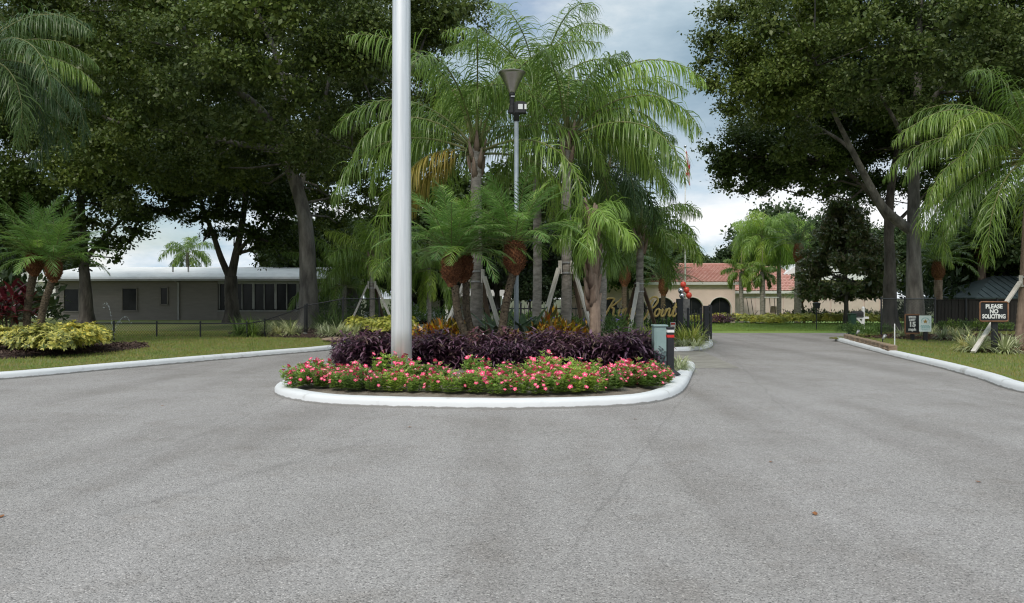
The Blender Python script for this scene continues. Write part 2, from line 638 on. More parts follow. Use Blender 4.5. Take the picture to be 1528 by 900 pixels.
M['arbo'] = lm('variegated_leaf', [(.80, .70, .13), (.11, .17, .035), (.86, .77, .22), (.66, .60, .13), (.09, .14, .035), (.84, .72, .15)], .25, .35)
M['arbo_far'] = lm('yellow_green_leaf', [(.64, .60, .10), (.20, .28, .05), (.68, .63, .14), (.40, .42, .08)], .25, .4)
M['flax'] = lm('flax_lily_leaf', [(.55, .58, .36), (.22, .29, .10), (.64, .66, .44), (.38, .43, .22)], .25, .4)
M['strap'] = lm('strappy_leaf', [(.24, .34, .07), (.36, .43, .10), (.46, .48, .14), (.18, .27, .06)], .3, .4)
M['lily_green'] = lm('lily_turf_leaf', [(.09, .17, .035), (.13, .22, .05), (.18, .27, .07)], .25, .45)
M['fern'] = lm('shrub_leaf', [(.06, .12, .026), (.09, .165, .036), (.125, .2, .05)], .25, .45)
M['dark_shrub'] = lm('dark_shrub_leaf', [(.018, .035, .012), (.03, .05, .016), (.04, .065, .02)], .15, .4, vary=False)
M['ruellia'] = pm('violet_petal', (.26, .16, .58), (.34, .24, .66), 20, .6)
M['croton'] = lm('croton_leaf', [(.62, .34, .015), (.34, .05, .012), (.14, .17, .025), (.66, .42, .02), (.10, .03, .015), (.12, .2, .03), (.55, .2, .015)], .25, .3, spec=.5)
M['paddle'] = pm('paddle_leaf', (.045, .085, .035), (.075, .12, .055), 3, .4, .2, 12, (1, 8, 1), spec=.5)
M['ti'] = lm('burgundy_leaf', [(.075, .008, .014), (.12, .014, .026), (.17, .03, .04), (.05, .006, .012)], .25, .32, spec=.5)
M['timber'] = pm('weathered_timber', (.66, .62, .56), (.50, .46, .40), 5, .85, .4, 30, (1, 1, .15))
M['timber_dark'] = pm('brown_timber', (.15, .105, .07), (.09, .06, .04), 5, .85, .4, 30)
M['strapmetal'] = pm('strap_metal', (.42, .42, .42), None, 8, .45, metal=.6)
M['alu'] = pm('brushed_aluminium', (.86, .865, .87), (.70, .71, .72), 2.5, .42, .12, 90, (8, 8, .25), metal=.55, dist=.002)
M['galv'] = pm('galvanised_steel', (.34, .38, .41), (.26, .30, .33), 6, .5, metal=.35)
M['spun'] = pm('spun_metal_bowl', (.42, .40, .37), (.30, .285, .26), 3, .33, metal=.85)
M['black'] = pm('black_powder_coat', (.014, .015, .018), (.022, .023, .027), 8, .42, .1, 60)
M['blackmatte'] = pm('black_plastic', (.02, .02, .021), (.03, .03, .031), 8, .6)
M['white'] = pm('white_paint', (.78, .78, .77), (.66, .66, .64), 2, .5, lo=.45, hi=.8)
M['red'] = pm('red_reflective', (.62, .03, .025), (.52, .03, .025), 12, .4)
M['orange'] = pm('orange_red_balloon', (.74, .075, .04), (.66, .07, .04), 4, .22, spec=.6)
M['chrome'] = pm('silver_balloon_film', (.62, .63, .65), (.5, .5, .53), 4, .16, metal=.9)
M['cabinet'] = pm('pale_green_cabinet', (.27, .37, .36), (.22, .31, .30), 3, .5, .05, 40)
M['dkgreen'] = pm('dark_green_enamel', (.012, .04, .024), (.018, .05, .03), 5, .4)
M['gold'] = pm('gold_lettering', (.74, .54, .20), (.60, .42, .14), 9, .5, metal=.1)
M['stone'] = pm('tan_edging_stone', (.34, .26, .18), (.22, .155, .105), 6, .9, .8, 20, dist=.02)
M['rock'] = pm('grey_rock', (.22, .215, .205), (.12, .115, .11), 5, .9, .8, 14, dist=.03)
M['signblack'] = pm('sign_black_face', (.012, .014, .017), (.02, .021, .024), 3, .5)
M['frame'] = pm('brown_sign_frame', (.24, .12, .065), (.16, .08, .045), 9, .7, .3, 40)
M['signwhite'] = pm('white_lettering', (.80, .80, .78), (.72, .72, .70), 6, .6)
M['mint'] = pm('pale_mint_sign', (.84, .90, .88), (.78, .85, .83), 4, .5)
M['teal'] = pm('teal_print', (.10, .36, .34), (.12, .40, .37), 9, .6)
M['star'] = pm('gold_star_print', (.50, .30, .07), (.42, .24, .05), 14, .6)
M['stucco'] = pm('beige_stucco', (.82, .645, .58), (.74, .58, .52), 1.5, .9, .3, 60)
M['stucco_pink'] = pm('pink_stucco', (.66, .535, .49), (.58, .47, .43), 1.2, .9, .3, 60)
M['fascia'] = pm('white_fascia', (.72, .71, .68), (.60, .59, .57), 2, .6)
M['tile'] = pm('clay_roof_tile', (.47, .22, .175), (.56, .32, .27), 2.2, .8, .3, 20)
M['tile_b'] = pm('clay_roof_tile_pale', (.58, .35, .29), (.44, .20, .16), 3.1, .8, .3, 20)
M['siding'] = pm('taupe_siding', (.245, .222, .20), (.215, .195, .175), 1.5, .75, stretch=(1, 1, 6))
M['roofwhite'] = pm('white_roof_coating', (.82, .82, .81), (.68, .68, .67), 1.2, .6, lo=.45, hi=.8)
M['trim'] = pm('grey_trim', (.36, .36, .35), (.30, .30, .29), 3, .6)
M['shedroof'] = pm('slate_metal_roof', (.10, .125, .125), (.075, .095, .095), 2, .5)
M['plank'] = pm('dark_fence_plank', (.040, .034, .030), (.022, .019, .017), 5, .9, .5, 30, (3, 3, .3))
M['awning'] = pm('navy_awning', (.03, .045, .12), (.04, .055, .14), 6, .8)
M['carpaint'] = pm('white_car_paint', (.76, .77, .78), (.70, .71, .72), 2, .25, spec=.6)
M['rubber'] = pm('tyre_rubber', (.018, .018, .018), (.026, .026, .026), 12, .85)
M['seat'] = pm('tan_vinyl', (.32, .27, .2), (.27, .22, .16), 6, .6)
M['lampred'] = pm('red_lens', (.45, .02, .02), None, 6, .3)
M['yellowpaint'] = pm('yellow_kerb_paint', (.62, .36, .05), (.52, .3, .05), 6, .7)
M['dryleaf'] = pm('dry_leaf', (.30, .13, .05), (.19, .075, .03), 20, .8)
M['flagwhite'] = pm('flag_white', (.78, .77, .76), (.70, .69, .68), 4, .8)
M['flagred'] = pm('flag_red', (.58, .05, .06), (.48, .04, .05), 6, .8)
M['flaggold'] = pm('flag_emblem', (.42, .26, .08), (.2, .24, .12), 20, .8)


def glass():
    m, N, L, b, out = _new('dark_window_glass')
    b.inputs['Base Color'].default_value = (.010, .013, .016, 1)
    b.inputs['Roughness'].default_value = .2
    b.inputs['Specular IOR Level'].default_value = .2
    n = N.new('ShaderNodeTexNoise')
    n.inputs['Scale'].default_value = 1.5
    L.new(_ramp(N, L, [(.35, (.008, .010, .013)), (.7, (.022, .025, .028))], n.outputs['Fac']), b.inputs['Base Color'])
    return m


def water():
    m, N, L, b, out = _new('water_drops')
    b.inputs['Base Color'].default_value = (.9, .93, .95, 1)
    b.inputs['Roughness'].default_value = .05
    b.inputs['Transmission Weight'].default_value = .5
    b.inputs['IOR'].default_value = 1.33
    return m


M['glass'] = glass()
M['water'] = water()

# ------------------------------------------------------------------ ground, roads, kerbs, lawns
def sst(t):
    t = np.clip(t, 0, 1)
    return t * t * (3 - 2 * t)


def gz(x, y):
    """the land dips a little beyond the lawns, towards the clubhouse"""
    return -.03 - .42 * sst((np.asarray(y, float) - 49) / 6) * sst((np.asarray(x, float) + 10) / 3)


def build_ground():
    xs = np.concatenate([[-1500, -500, -200, -90], np.arange(-60, 61, 2.0), [90, 200, 500, 1500]])
    ys = np.concatenate([[-600, -200, -80], np.arange(-40, 131, 2.0), [160, 240, 500, 1800]])
    X, Y = np.meshgrid(xs, ys)
    Z = gz(X, Y)
    v = np.stack([X, Y, Z], -1).reshape(-1, 3)
    nx, ny = len(xs), len(ys)
    i = (np.arange(ny - 1)[:, None] * nx + np.arange(nx - 1)[None]).ravel()
    q = np.stack([i, i + 1, i + nx + 1, i + nx], 1)
    tag(O('ground', np_mesh('ground', v, q, M['ground'], True)), kind='structure')


build_ground()


def sheet(name, poly, z, mat):
    mb = MB()
    mb.add([(p[0], p[1], z) for p in poly], [tuple(range(len(poly)))])
    o = fix_normals(mb.build(name, mat))
    if o.data.polygons[0].normal.z < 0:
        o.data.flip_normals()
    return tag(o, kind='structure')


sheet('road', [(-70, -40), (70, -40), (70, 36.8), (-70, 36.8)], 0.0, M['asphalt'])
sheet('parking_lot', [(-9, 36.9), (5, 36.9), (5, 49), (-9, 49)], -.006, M['asphalt'])
sheet('path', [(-3.0, 18.2), (5.2, 18.2), (5.75, 24.4), (-3.0, 24.4)], .005, M['concrete'])

KERB_PROF = [(0, -.05), (0, .085), (.03, .125), (.07, .14), (.2, .142), (.27, .13), (.30, .1), (.30, -.05)]


def kerb(name, path, closed=False, prof=KERB_PROF, mat='kerb', flip=False):
    """profile swept along a path; the profile grows to the left of the path (right when flipped)"""
    path = [Vector((p[0], p[1], 0)) for p in path]
    k = len(path)
    rg = random.Random(len(path))
    vs = []
    sgn = -1 if flip else 1
    for i, p in enumerate(path):
        a = path[(i - 1) % k] if (closed or i) else p
        b = path[(i + 1) % k] if (closed or i < k - 1) else p
        d = (b - a).normalized()
        n = Vector((-d.y, d.x, 0)) * sgn
        j = rg.uniform(-.002, .002)
        for u, z in prof:
            vs.append(p + n * (u + (j if z > 0 else 0)) + Vector((0, 0, z + (rg.uniform(-.0015, .0015) if z > 0 else 0))))
    m = len(prof)
    fs = [(i * m + j, ((i + 1) % k) * m + j, ((i + 1) % k) * m + j + 1, i * m + j + 1) for i in range(k if closed else k - 1) for j in range(m - 1)]
    if not closed:
        fs += [tuple(range(m)), tuple((k - 1) * m + j for j in range(m - 1, -1, -1))]
    mb = MB()
    mb.add(vs, fs)
    o = fix_normals(mb.build(name, M[mat], smooth=True))
    return tag(o, kind='structure')


def inset(path, d, closed=True):
    k = len(path)
    out = []
    for i, p in enumerate(path):
        t = (path[(i + 1) % k] - path[i - 1 if closed else max(i - 1, 0)]).normalized()
        out.append(p + Vector((-t.y, t.x, 0)) * d)
    return out


# front island, outer foot of the kerb, anticlockwise
isl_px = [(412, 583), (417, 592), (452, 600), (505, 605.6), (609, 609), (740, 611), (838, 610), (935, 606), (984, 599.7), (1010, 591), (1024, 579), (1033, 560), (1036.5, 549)]
isl = [gp(*p)[:2] for p in isl_px] + [(4.05, 18.9), (3.3, 19.6), (2.2, 20.6), (0, 21.3), (-2.0, 21.3), (-3.0, 20.2), (-3.7, 17.8), (-4.1, 15.2)]
ISL = smooth_path(isl, 5, True)
kerb('kerb_front_island', ISL, True)


def mound(name, outline, z0, z1, mat, rings=7, seed=1):
    c = sum(outline, Vector()) / len(outline)
    k = len(outline)
    rg = np.random.default_rng(seed)
    vs = []
    for r in range(rings):
        t = 1 - r / rings
        z = z0 + (z1 - z0) * (1 - t ** 3)
        vs += [(c.x + (p.x - c.x) * t, c.y + (p.y - c.y) * t, z + (rg.uniform(-.008, .008) if r else 0)) for p in outline]
    vs.append((c.x, c.y, z1))
    fs = [(r * k + j, r * k + (j + 1) % k, (r + 1) * k + (j + 1) % k, (r + 1) * k + j) for r in range(rings - 1) for j in range(k)]
    fs += [((rings - 1) * k + j, (rings - 1) * k + (j + 1) % k, len(vs) - 1) for j in range(k)]
    mb = MB()
    mb.add(vs, fs)
    return tag(mb.build(name, mat, smooth=True), kind='structure')


mound('soil_front_island', inset(ISL, .27), .09, .2, M['soil'])
ISZ = .2

bk = [(-2.4, 23.9), (1.5, 23.4), (4.4, 23.45), (5.55, 24.1), (6.3, 25.4), (6.9, 27.4), (7.25, 29.5), (7.3, 31.8), (6.6, 33.2), (2, 33.4), (-1.6, 33.2), (-2.4, 31.5)]
BKI = smooth_path(bk, 4, True)
kerb('kerb_back_island', BKI, True)
mound('soil_back_island', inset(BKI, .27), .09, .2, M['mulch'], seed=3)

# left kerb and lawn
lk = [(-24, 8.6), (-16, 10.2), (-12.4, 12.6), gp(0, 567)[:2], gp(150, 553.5)[:2], gp(300, 540)[:2], gp(420, 529.5)[:2], gp(482, 524)[:2], (-5.25, 26.2), (-5.0, 30), (-5.0, 36), (-5.2, 44)]
LK = smooth_path(lk, 5)
kerb('kerb_left', LK)
LLAWN = [(p.x, p.y) for p in inset(LK, .26, False)] + [(-9, 47.5), (-9.5, 70), (-70, 70), (-70, 8)]
sheet('lawn_left', LLAWN, .10, M['lawn'])

# right kerb and lawn
rk = [(24, 3.5), (15, 4.6), (10.6, 7.2), (8.9, 10.2), gp(1528, 587)[:2], gp(1460, 566)[:2], gp(1400, 549)[:2], gp(1345, 535.5)[:2], gp(1300, 524)[:2], gp(1246, 509)[:2]]
RK = smooth_path(rk, 5)
kerb('kerb_right', RK, flip=True)
_e = RK[-1]
RLAWN = [(p.x, p.y) for p in inset(RK, -.26, False)] + [(_e.x + .8, _e.y + 1.2), (_e.x + 2.2, _e.y + 3.2), (_e.x + 4.6, 36.2), (70, 36.2), (70, 3)]
sheet('lawn_right', RLAWN, .10, M['lawn'])

# lawn across the street, following the dip
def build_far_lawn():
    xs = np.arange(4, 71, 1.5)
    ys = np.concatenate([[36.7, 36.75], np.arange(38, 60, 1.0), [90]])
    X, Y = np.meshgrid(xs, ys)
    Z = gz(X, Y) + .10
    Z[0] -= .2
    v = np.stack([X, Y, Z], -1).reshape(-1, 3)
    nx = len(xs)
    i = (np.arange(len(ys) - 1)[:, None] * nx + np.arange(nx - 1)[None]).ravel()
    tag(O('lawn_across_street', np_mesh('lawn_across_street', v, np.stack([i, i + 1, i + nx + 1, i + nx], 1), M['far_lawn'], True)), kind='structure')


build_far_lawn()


def grass(name, poly, n, box, h, w, avoid=(), z=.10, edge=None, mat='grass'):
    x = RNG.uniform(box[0], box[1], n)
    # spread evenly over what the eye sees: denser near
    y = box[2] + (box[3] - box[2]) * RNG.uniform(0, 1, n) ** 1.35
    ok = inside(poly, x, y)
    for a in avoid:
        ok &= ~inside(a, x, y)
    x, y = x[ok], y[ok]
    if edge is not None:                     # shaggy growth over the back of the kerb
        e = np.array([(p.x, p.y) for p in edge])
        k = RNG.integers(0, len(e) - 1, n // 8)
        t = RNG.uniform(0, 1, len(k))[:, None]
        pp = e[k] * (1 - t) + e[k + 1] * t
        x, y = np.concatenate([x, pp[:, 0]]), np.concatenate([y, pp[:, 1]])
    m = len(x)
    P = np.stack([x, y, np.full(m, z)], 1)
    a = RNG.uniform(0, 2 * np.pi, m)
    lean = RNG.uniform(0, .9, m)
    hh = h * RNG.uniform(.5, 1.35, m)
    tip = P + np.stack([np.cos(a) * lean * hh, np.sin(a) * lean * hh, hh], 1)
    b = RNG.uniform(0, np.pi, m)
    s = np.stack([np.cos(b), np.sin(b), np.zeros(m)], 1) * (w * RNG.uniform(.6, 1.3, m))[:, None] / 2
    v = np.stack([P - s, P + s, tip], 1).reshape(-1, 3)
    o = O(name, np_mesh(name, v, np.arange(3 * m).reshape(-1, 3), M[mat]))
    return tag(o, kind='stuff')


# mulch beds
def blob(c, rx, ry, n=28, seed=0, wob=.12, rot=0.0):
    rg = random.Random(seed)
    ph = [rg.uniform(0, 6.28) for _ in range(3)]
    out = [Vector((rx * math.cos(a) * (1 + wob * math.sin(2 * a + ph[0]) + wob * .6 * math.sin(5 * a + ph[1])), ry * math.sin(a) * (1 + wob * math.sin(3 * a + ph[2])), 0)) for a in [2 * math.pi * i / n for i in range(n)]]
    return [Matrix.Rotation(rot, 3, 'Z') @ p + Vector((c[0], c[1], 0)) for p in out]


BED_L = blob((-13.5, 22.4), 4.2, 2.2, seed=2, rot=R(66))
BED_OAK = blob((-7.9, 34.4), 4.4, 4.4, seed=5)
BED_R1 = blob((14.9, 22.3), 2.3, 1.0, seed=6)
BED_R2 = blob((16.9, 30.2), 3.0, 2.4, seed=8)
for nm, bl, zz in (('mulch_bed_left', BED_L, .2), ('mulch_bed_oak', BED_OAK, .24), ('mulch_bed_right', BED_R1, .17), ('mulch_bed_signs', BED_R2, .2)):
    mound(nm, bl, .105, zz, M['mulch'])


def chips(name, poly, n, z0, z1, size):
    p = np.array([(q.x, q.y) for q in poly])
    c = p.mean(0)
    x, y = RNG.uniform(p[:, 0].min(), p[:, 0].max(), n), RNG.uniform(p[:, 1].min(), p[:, 1].max(), n)
    ok = inside(p, x, y)
    x, y = x[ok], y[ok]
    ext = np.hypot((x - c[0]) / (np.ptp(p[:, 0]) / 2), (y - c[1]) / (np.ptp(p[:, 1]) / 2))
    z = z0 + (z1 - z0) * (1 - np.clip(ext, 0, 1) ** 3) + RNG.uniform(0, .03, len(x))
    P = np.stack([x, y, z], 1)
    D = RNG.normal(0, 1, (len(x), 3)) * np.array([1, 1, .35])
    v, q = kites(P, D, nrm(RNG.normal(0, .5, (len(x), 3)) + np.array([0, 0, 1])), size * RNG.uniform(.5, 1.4, len(x)), size * .4)
    m = lm(name + '_wood', [(.10, .055, .04), (.045, .026, .02), (.17, .11, .085), (.06, .03, .022)], 0, .9)
    tag(O(name, np_mesh(name, v, q, m)), kind='stuff')


chips('mulch_chips_left', BED_L, 9000, .11, .21, .09)
chips('mulch_chips_right', BED_R1, 5000, .11, .18, .08)
chips('mulch_chips_signs', BED_R2, 6000, .11, .21, .09)
chips('mulch_chips_oak', BED_OAK, 6000, .11, .25, .1)
grass('grass_left', LLAWN, 120000, (-24, -5, 11, 36), .06, .02, [BED_L, BED_OAK], edge=inset(LK, .29, False))
grass('grass_right', RLAWN, 90000, (8, 24, 9, 36), .06, .02, [BED_R1, BED_R2], edge=inset(RK, -.29, False))
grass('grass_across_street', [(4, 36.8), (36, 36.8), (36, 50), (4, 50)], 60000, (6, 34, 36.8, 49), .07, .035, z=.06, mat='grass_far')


def far_leaves_on_road():
    for i, (px, py, s) in enumerate(((612, 638, .055), (1216, 768, .07), (1460, 720, .055), (948, 626, .06), (1150, 690, .05), (243, 606, .06), (2, 772, .06))):
        p = gp(px, py)
        mb = MB()
        n = 7
        L_ = [(-.5, 0, .004), (-.25, .2, .02), (.1, .26, .014), (.5, 0, .03), (.15, -.24, .02), (-.25, -.18, .008)]
        mb.add([(a * s, b * s * 1.2, c * s * 6 + .004) for a, b, c in L_] + [(0, 0, .006)], [(6, j, (j + 1) % 6) for j in range(6)])
        o = mb.build('fallen_leaf', M['dryleaf'], None, loc=p, rz=i * 1.3)
        tag(o, 'small dry brown leaf lying on the bare asphalt', 'leaf', 'dry leaves fallen on the road')


far_leaves_on_road()

# ------------------------------------------------------------------ buildings
def arch_pts(cx, w, zs, zt, n=14):
    """outline of an arched opening, from the left foot over the top to the right foot"""
    r = w / 2
    return [(cx - r, zs)] + [(cx - r * math.cos(math.pi * i / n), (zt - r) + r * math.sin(math.pi * i / n)) for i in range(n + 1)] + [(cx + r, zs)]


def tile_roof(parent, A, B, C, D, nu, nv, name='roof'):
    """barrel tiles laid on the quad A-B (eave) to D-C (top), joined as one part"""
    A, B, C, D = (np.array(p, float) for p in (A, B, C, D))
    mb = MB()
    nr = np.cross(B - A, D - A)
    nr /= np.linalg.norm(nr)
    mb.add([A, B, C, D], [(0, 1, 2, 3)])
    rg = random.Random(3)
    for j in range(nv):
        t0, t1 = j / nv, (j + 1.08) / nv
        for i in range(nu):
            u0, u1 = i / nu, (i + 1) / nu
            mb.mi = rg.choice((0, 0, 1))
            P = lambda u, t: A + (B - A) * u + ((D - A) * (1 - u) + (C - B) * u) * min(t, 1)
            a0, b0, a1, b1 = P(u0, t0), P(u1, t0), P(u0, t1), P(u1, t1)
            if np.linalg.norm(b1 - a1) < .05 or np.linalg.norm(b0 - a0) < .05:
                continue
            m0, m1 = (a0 + b0) / 2 + nr * .11, (a1 + b1) / 2 + nr * .05
            lo = nr * .03
            mb.add([a0 + lo, a0 * .75 + b0 * .25 + nr * .09, m0, a0 * .25 + b0 * .75 + nr * .09, b0 + lo, a1 + lo * .3, a1 * .75 + b1 * .25 + nr * .04, m1, a1 * .25 + b1 * .75 + nr * .04, b1 + lo * .3],
                   [(0, 1, 6, 5), (1, 2, 7, 6), (2, 3, 8, 7), (3, 4, 9, 8), (4, 3, 2, 1, 0)])
    mb.mi = 0
    o = mb.build(name, [M['tile'], M['tile_b']], parent)
    o['kind'] = 'stuff'
    return o


CZ = -.45                                   # floor level at the clubhouse


def clubhouse():
    Y0, Y1 = 60.0, 66.5
    xl, xr = ax(845, Y0), ax(1097, Y0)
    root = E('clubhouse', (0, 0, 0), 'beige stucco clubhouse with dark arched openings and red tile roof', 'building')
    zt = at(0, 424, Y0)[2]
    # front wall with arched openings: piers, arches filled above
    ztop = at(0, 444, Y0)[2]
    cxs = [ax(p, Y0) for p in (905, 948, 990, 1033, 1075)]
    w = 1.62
    mb = MB()
    x = xl
    for c in cxs:
        pts = arch_pts(c, w, CZ, ztop)
        if c - w / 2 - x > .02:
            mb.prism([(x, CZ), (c - w / 2, CZ), (c - w / 2, zt), (x, zt)], Y0, Y0 + .35)
        for k in range(1, len(pts) - 2):
            (x0, z0), (x1, z1) = pts[k], pts[k + 1]
            mb.prism([(x0, z0), (x1, z1), (x1, zt), (x0, zt)], Y0, Y0 + .35)
        x = c + w / 2
    mb.prism([(x, CZ), (xr, CZ), (xr, zt), (x, zt)], Y0, Y0 + .35)
    mb.box(((xl + xr) / 2, Y0 + 3.2, CZ + .01), (xr - xl, 5.7, .04))
    mb.box((xr - .15, Y0 + 3.35, (CZ + zt) / 2), (.3, 5.95, zt - CZ))
    mb.box((xl + .15, Y0 + 3.35, (CZ + zt) / 2), (.3, 5.95, zt - CZ))
    fix_normals(mb.build('wall', M['stucco'], root))
    # inner wall with glazed doors behind the arcade
    ib = MB()
    ib.box(((xl + xr) / 2, Y0 + 4.2, (CZ + zt) / 2), (xr - xl - .62, .2, zt - CZ - .04))
    ib.build('inner_wall', M['stucco'], root)
    for c in cxs:
        g = MB()
        pts = arch_pts(c, w - .02, CZ + .03, ztop - .01)
        g.prism(pts, Y0 + .27, Y0 + .29)
        p = fix_normals(g.build('window', M['glass'], root))
        f = MB()
        f.box((c, Y0 + .25, (CZ + ztop) / 2), (.06, .03, ztop - CZ - .06))
        f.build('mullion', M['blackmatte'], p)
        tr = MB()
        tr.tube([(a, Y0 - .012, b) for a, b in arch_pts(c, w + .06, CZ, ztop + .03)], .028, 5)
        tr.build('arch_trim', M['fascia'], root)
    # roof
    e0, rd = at(0, 421, Y0 - .3)[2], at(0, 396, Y0 + 5)[2]
    ra, rb = ax(880, Y0 + 5), ax(1128, Y0 + 5)
    tile_roof(root, (xl - .7, Y0 - .3, e0), (xr + .7, Y0 - .3, e0), (rb, Y0 + 5, rd), (ra, Y0 + 5, rd), 46, 16)
    tile_roof(root, (xr + .7, Y0 - .3, e0), (xr + .7, Y0 + 10, e0), (rb, Y0 + 5.2, rd), (rb, Y0 + 5, rd), 24, 16)
    s = MB()
    s.box(((xl + xr) / 2, Y0 - .24, e0 - .10), (xr - xl + 1.5, .14, .2))
    s.build('fascia', M['fascia'], root)
    s = MB()
    s.box(((xl + xr) / 2, Y0 + 1.5, e0 - .05), (xr - xl + 1.3, 3.3, .05))
    s.build('soffit', M['fascia'], root)
    s = MB()
    s.tube([(ra, Y0 + 5, rd + .05), (rb, Y0 + 5, rd + .05)], .13, 8)
    s.build('ridge', M['tile'], root)
    return root


clubhouse()


def clubhouse_wing():
    Y0 = 69.0
    root = E('clubhouse_wing', (0, 0, 0), 'pink stucco wing with lower red tile roof behind the golf cart', 'building')
    xl, xr, xe = ax(1098, Y0), ax(1206, Y0), ax(1330, Y0 + 3)
    ze = at(0, 436, Y0)[2]
    mb = MB()
    mb.box(((xl + xr) / 2, Y0 + .2, (CZ + ze) / 2), (xr - xl, .4, ze - CZ))
    mb.build('wall', M['stucco_pink'], root)
    e0 = at(0, 434, Y0 - .6)[2]
    rd = at(0, 398, Y0 + 5)[2]
    tile_roof(root, (xl - 1.5, Y0 - .35, e0), (xr + .5, Y0 - .35, e0), (ax(1163, Y0 + 5), Y0 + 5, rd), (xl - 3.5, Y0 + 5, rd), 26, 16)
    tile_roof(root, (xr + .5, Y0 - .35, e0), (xr + .5, Y0 + 10, e0), (ax(1164, Y0 + 5), Y0 + 5.2, rd), (ax(1163, Y0 + 5), Y0 + 5, rd), 24, 16)
    s = MB()
    s.box(((xl + xr) / 2, Y0 - .3, e0 - .12), (xr - xl + 1, .12, .22))
    s.build('fascia', M['fascia'], root)
    for k, px in enumerate((1108, 1128, 1150, 1170, 1190)):
        p = MB()
        p.box((ax(px, Y0), Y0 - .03, (CZ + ze) / 2), (.09, .06, ze - CZ - .02))
        p.build('pilaster', M['stucco_pink'], root)
    root2 = E('hall', (0, 0, 0), 'tall pink stucco hall with white roof beyond the magnolia tree', 'building')
    Yb = 72.5
    a, b = ax(1165, Yb), ax(1330, Yb)
    zt = at(0, 418, Yb)[2]
    w = MB()
    w.box(((a + b) / 2, Yb + 5, (CZ + zt) / 2), (b - a, 10, zt - CZ))
    w.build('wall', M['stucco_pink'], root2)
    for px in (1218, 1242, 1268, 1292, 1316):
        p = MB()
        p.box((ax(px, Yb), Yb - .06, (CZ + zt) / 2), (.28, .12, zt - CZ - .02))
        p.build('pilaster', M['stucco_pink'], root2)
    r = MB()
    zr = at(0, 397, Yb + 5)[2]
    r.prism([(a - .4, zt), (b + .4, zt), (b + .4, zt + .2), (b - 6, zr), (ax(1190, Yb), zr), (a - .4, zt + .2)], Yb - .5, Yb + 10.5)
    fix_normals(r.build('roof', M['roofwhite'], root2))


clubhouse_wing()


